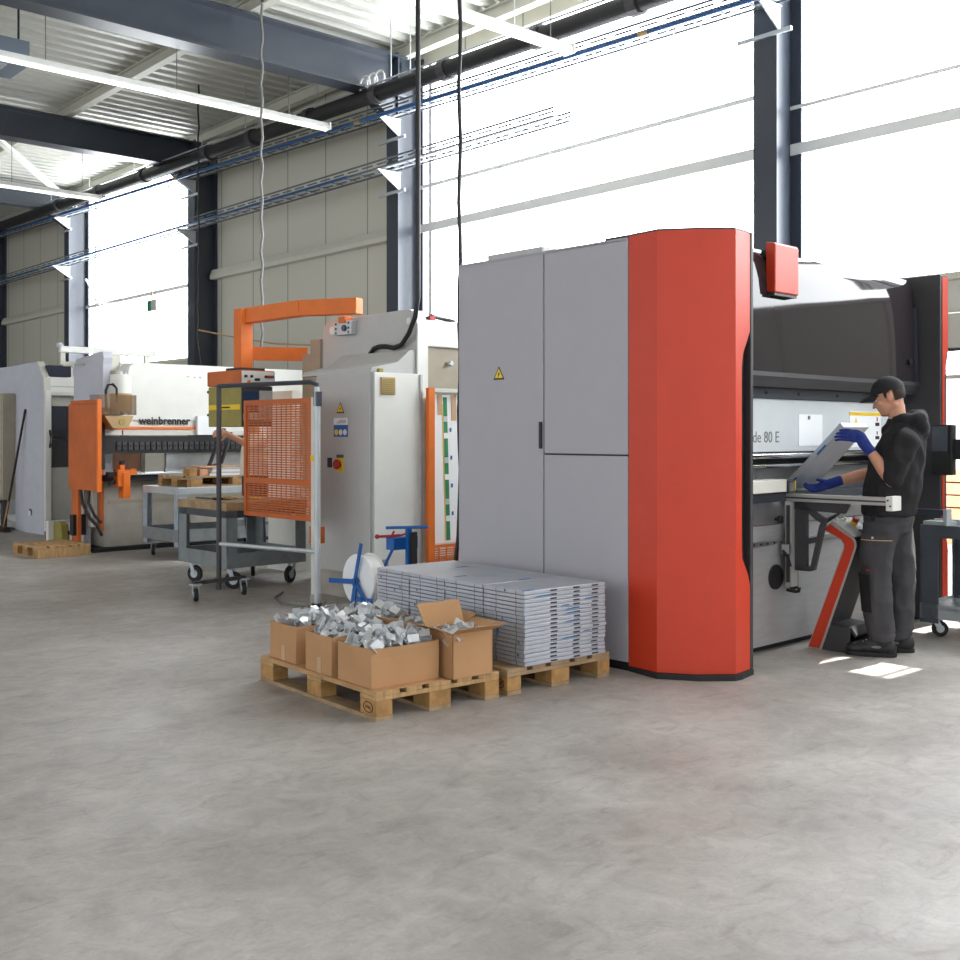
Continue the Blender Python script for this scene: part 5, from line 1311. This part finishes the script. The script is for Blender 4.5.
# shoes
def shoe(x, y):
    up = MB(); up.ell((x+.02, y, .062), (.085, .047, .062)).cap((x+.0, y, .09), (x+.012, y, .125), .052, .05)
    up.ell((x+.10, y, .055), (.085, .047, .050)).ell((x+.165, y, .045), (.065, .046, .042)).ell((x+.06, y, .085), (.075, .04, .045)).ell((x-.035, y, .06), (.05, .044, .06))
    u = blob(up, .006, 4)
    for v in u.v: v.z = max(v.z, .016)
    so = man.part('shoe', u, 'black', smooth=True)
    pts = []
    for i in range(32):
        a = 2*math.pi*i/32; ca, sa = math.cos(a), math.sin(a)
        pts.append((x+.073+.158*math.copysign(abs(ca)**.8, ca), y+(.045+.006*ca)*math.copysign(abs(sa)**.7, sa)))
    man.part('sole', MB().prism(pts, 'z', 0, .028), 'rubber', so, bev=.006)
    la = MB()
    for i in range(4): la.bar((x+.075+.02*i, y-.028, .118-.012*i), (x+.08+.02*i, y+.028, .118-.012*i), .007, .006)
    man.part('laces', la, 'cabinet_grey', so)
    man.part('trim', MB().ell((x+.04, y+.046, .065), (.03, .005, .010)).ell((x+.04, y-.046, .065), (.03, .005, .010)), 'cable_grey', so, smooth=True)
shoe(.0, .10); shoe(-.105, -.10)
# gloves
gl = MB()
pc = WR_L + Vector((.075, -.03, .072))
hand(gl, WR_L, pc, (.90, -.10, .12), (.15, -.85, -.45), 1, 1.12, (.08, .22, .25), spread=.2, thumb=(.15, -.35, .85))
gl.cap(WR_L - (WR_L-EL_L).normalized()*.035, WR_L + (pc-WR_L)*.4, .036, .034)
man.part('glove', blob(gl, .003, 2), 'blue_glove', smooth=True)
gr = MB()
pc = WR_R + Vector((.075, .012, -.028))
hand(gr, WR_R, pc, (.93, .10, -.30), (.1, .55, .8), 1, 1.1, (.2, .35, .35), thumb=(.7, .6, .15))
gr.cap(WR_R - (WR_R-EL_R).normalized()*.035, WR_R + (pc-WR_R)*.4, .035, .034)
man.part('glove', blob(gr, .003, 2), 'blue_glove', smooth=True)

# ------------------------------------------------------------------ second worker behind the mesh
M2 = M.w(1.29, 6.25); N2 = Frame(43.4+168, M2.x, M2.y)      # faces down the hall to the left
p2_ = Thing('person', 'person in a pale shirt and navy trousers working behind the orange mesh guard', 'person', N2, (0, 0, 0))
hc = Vector((.06, 0, 1.63)); tilt = R(18); hm = rotm((math.cos(tilt), 0, -math.sin(tilt)), (math.sin(tilt), 0, math.cos(tilt)))
hmb, HP = head_mb(hc, hm)
b2 = MB(); b2.v = list(hmb.v); b2.f = list(hmb.f)
b2.cap((.0, 0, 1.40), HP(-.02, 0, -.04), .06, .056)
b2.loft([(0,0,.88,.11,.15), (0,0,1.05,.10,.14), (0,0,1.25,.11,.16), (0,0,1.37,.09,.17), (0,0,1.43,.06,.09)], 20)
arms = ((Vector((.0, .19, 1.36)), Vector((.14, .24, 1.30)), Vector((.37, .20, 1.42))), (Vector((.0, -.19, 1.36)), Vector((-.02, -.24, 1.10)), Vector((.03, -.23, .86))))
for k, (S_, E2, Wr) in enumerate(arms):
    b2.cap(S_, E2, .052, .042); b2.cap(E2, Wr, .043, .028)
    hand(b2, Wr, Wr + (Wr-E2).normalized()*.07 + Vector((0,0,-.015)), (Wr-E2).normalized() + Vector((0,0,-.4)), (0, -1 if k == 0 else 1, -.4), 1 if k == 0 else -1, 1.05)
for y in (.09, -.09):
    b2.cap((0, y, .88), (.01, y, .50), .085, .058); b2.cap((.01, y, .50), (-.02, y, .10), .055, .042); b2.cap((-.02, y, .08), (.12, y, .05), .04, .034)
bd2 = p2_.part('body', blob(b2, .0065, 3), 'skin', smooth=True)
hr2 = shell((-.008, 0, .022), 0, 360, 1, 62, (.104, .082, .104)); h4 = shell((-.008, 0, .022), 85, 275, 60, 112, (.104, .082, .104)); hr2.add(h4.v, h4.f)
p2_.part('hair', hr2, 'hair', smooth=True)
s2 = MB().loft([(0,0,.98,.15,.185), (0,0,1.08,.155,.19), (0,0,1.25,.14,.19), (0,0,1.37,.11,.19), (0,0,1.43,.08,.11)], 28)
for S_, E2, Wr in arms: s2.cap(S_, E2, .07, .062)
s2.ell((-.03, 0, 1.10), (.15, .19, .10))
p2_.part('shirt', crumple(blob(s2, .009, 4), .009, 7), 'shirt', smooth=True)
t2 = MB().loft([(0,0,.80,.12,.17), (0,0,.90,.14,.18), (0,0,1.0,.135,.175)], 24)
for y in (.09, -.09): t2.loft([(-.02,y,.07,.07,.07), (-.01,y,.28,.075,.075), (.01,y,.50,.08,.08), (.01,y,.70,.095,.09), (0,y,.86,.12,.10)], 20)
p2_.part('trousers', blob(t2, .009, 4), 'navy', smooth=True)
for y in (.09, -.09):
    u = blob(MB().ell((.0, y, .05), (.08, .045, .05)).ell((.10, y, .04), (.09, .045, .04)), .008, 3)
    for v in u.v: v.z = max(v.z, 0)
    p2_.part('shoe', u, 'black', smooth=True)

# ================================================================== CAMERA AND LIGHT
cam = bpy.data.cameras.new('camera'); co = bpy.data.objects.new('camera', cam); COL.objects.link(co)
co.location = (0, 0, EYE); co.rotation_euler = (R(90), 0, 0)
cam.sensor_width = 36; cam.lens = 36*1100/960; cam.shift_y = (434-480)/960
cam.clip_end = 200; sc.camera = co
wd = bpy.data.worlds.new('world'); sc.world = wd; wd.use_nodes = True
bg_ = wd.node_tree.nodes['Background']; bg_.inputs[0].default_value = (.93, .965, 1., 1); bg_.inputs[1].default_value = 1.4
sun = bpy.data.lights.new('sun', 'SUN'); so_ = bpy.data.objects.new('sun', sun); COL.objects.link(so_)
sun.energy = 12.; sun.angle = R(.5); sun.color = (1., .95, .86)
d_ = (B.w(-1, 0) - B.w(0, 0)) ; d_.z = -.98
so_.rotation_euler = d_.to_track_quat('-Z', 'Y').to_euler(); so_.location = (12, 12, 8)
sc.view_settings.view_transform = 'Standard'; sc.view_settings.look = 'None'
sc.view_settings.exposure = .35; sc.view_settings.gamma = 1.; sc.view_settings.use_curve_mapping = False
sc.cycles.use_denoising = True
sc.cycles.max_bounces = 8; sc.cycles.diffuse_bounces = 4; sc.cycles.glossy_bounces = 4; sc.cycles.transparent_max_bounces = 12
sc.cycles.sample_clamp_indirect = 6
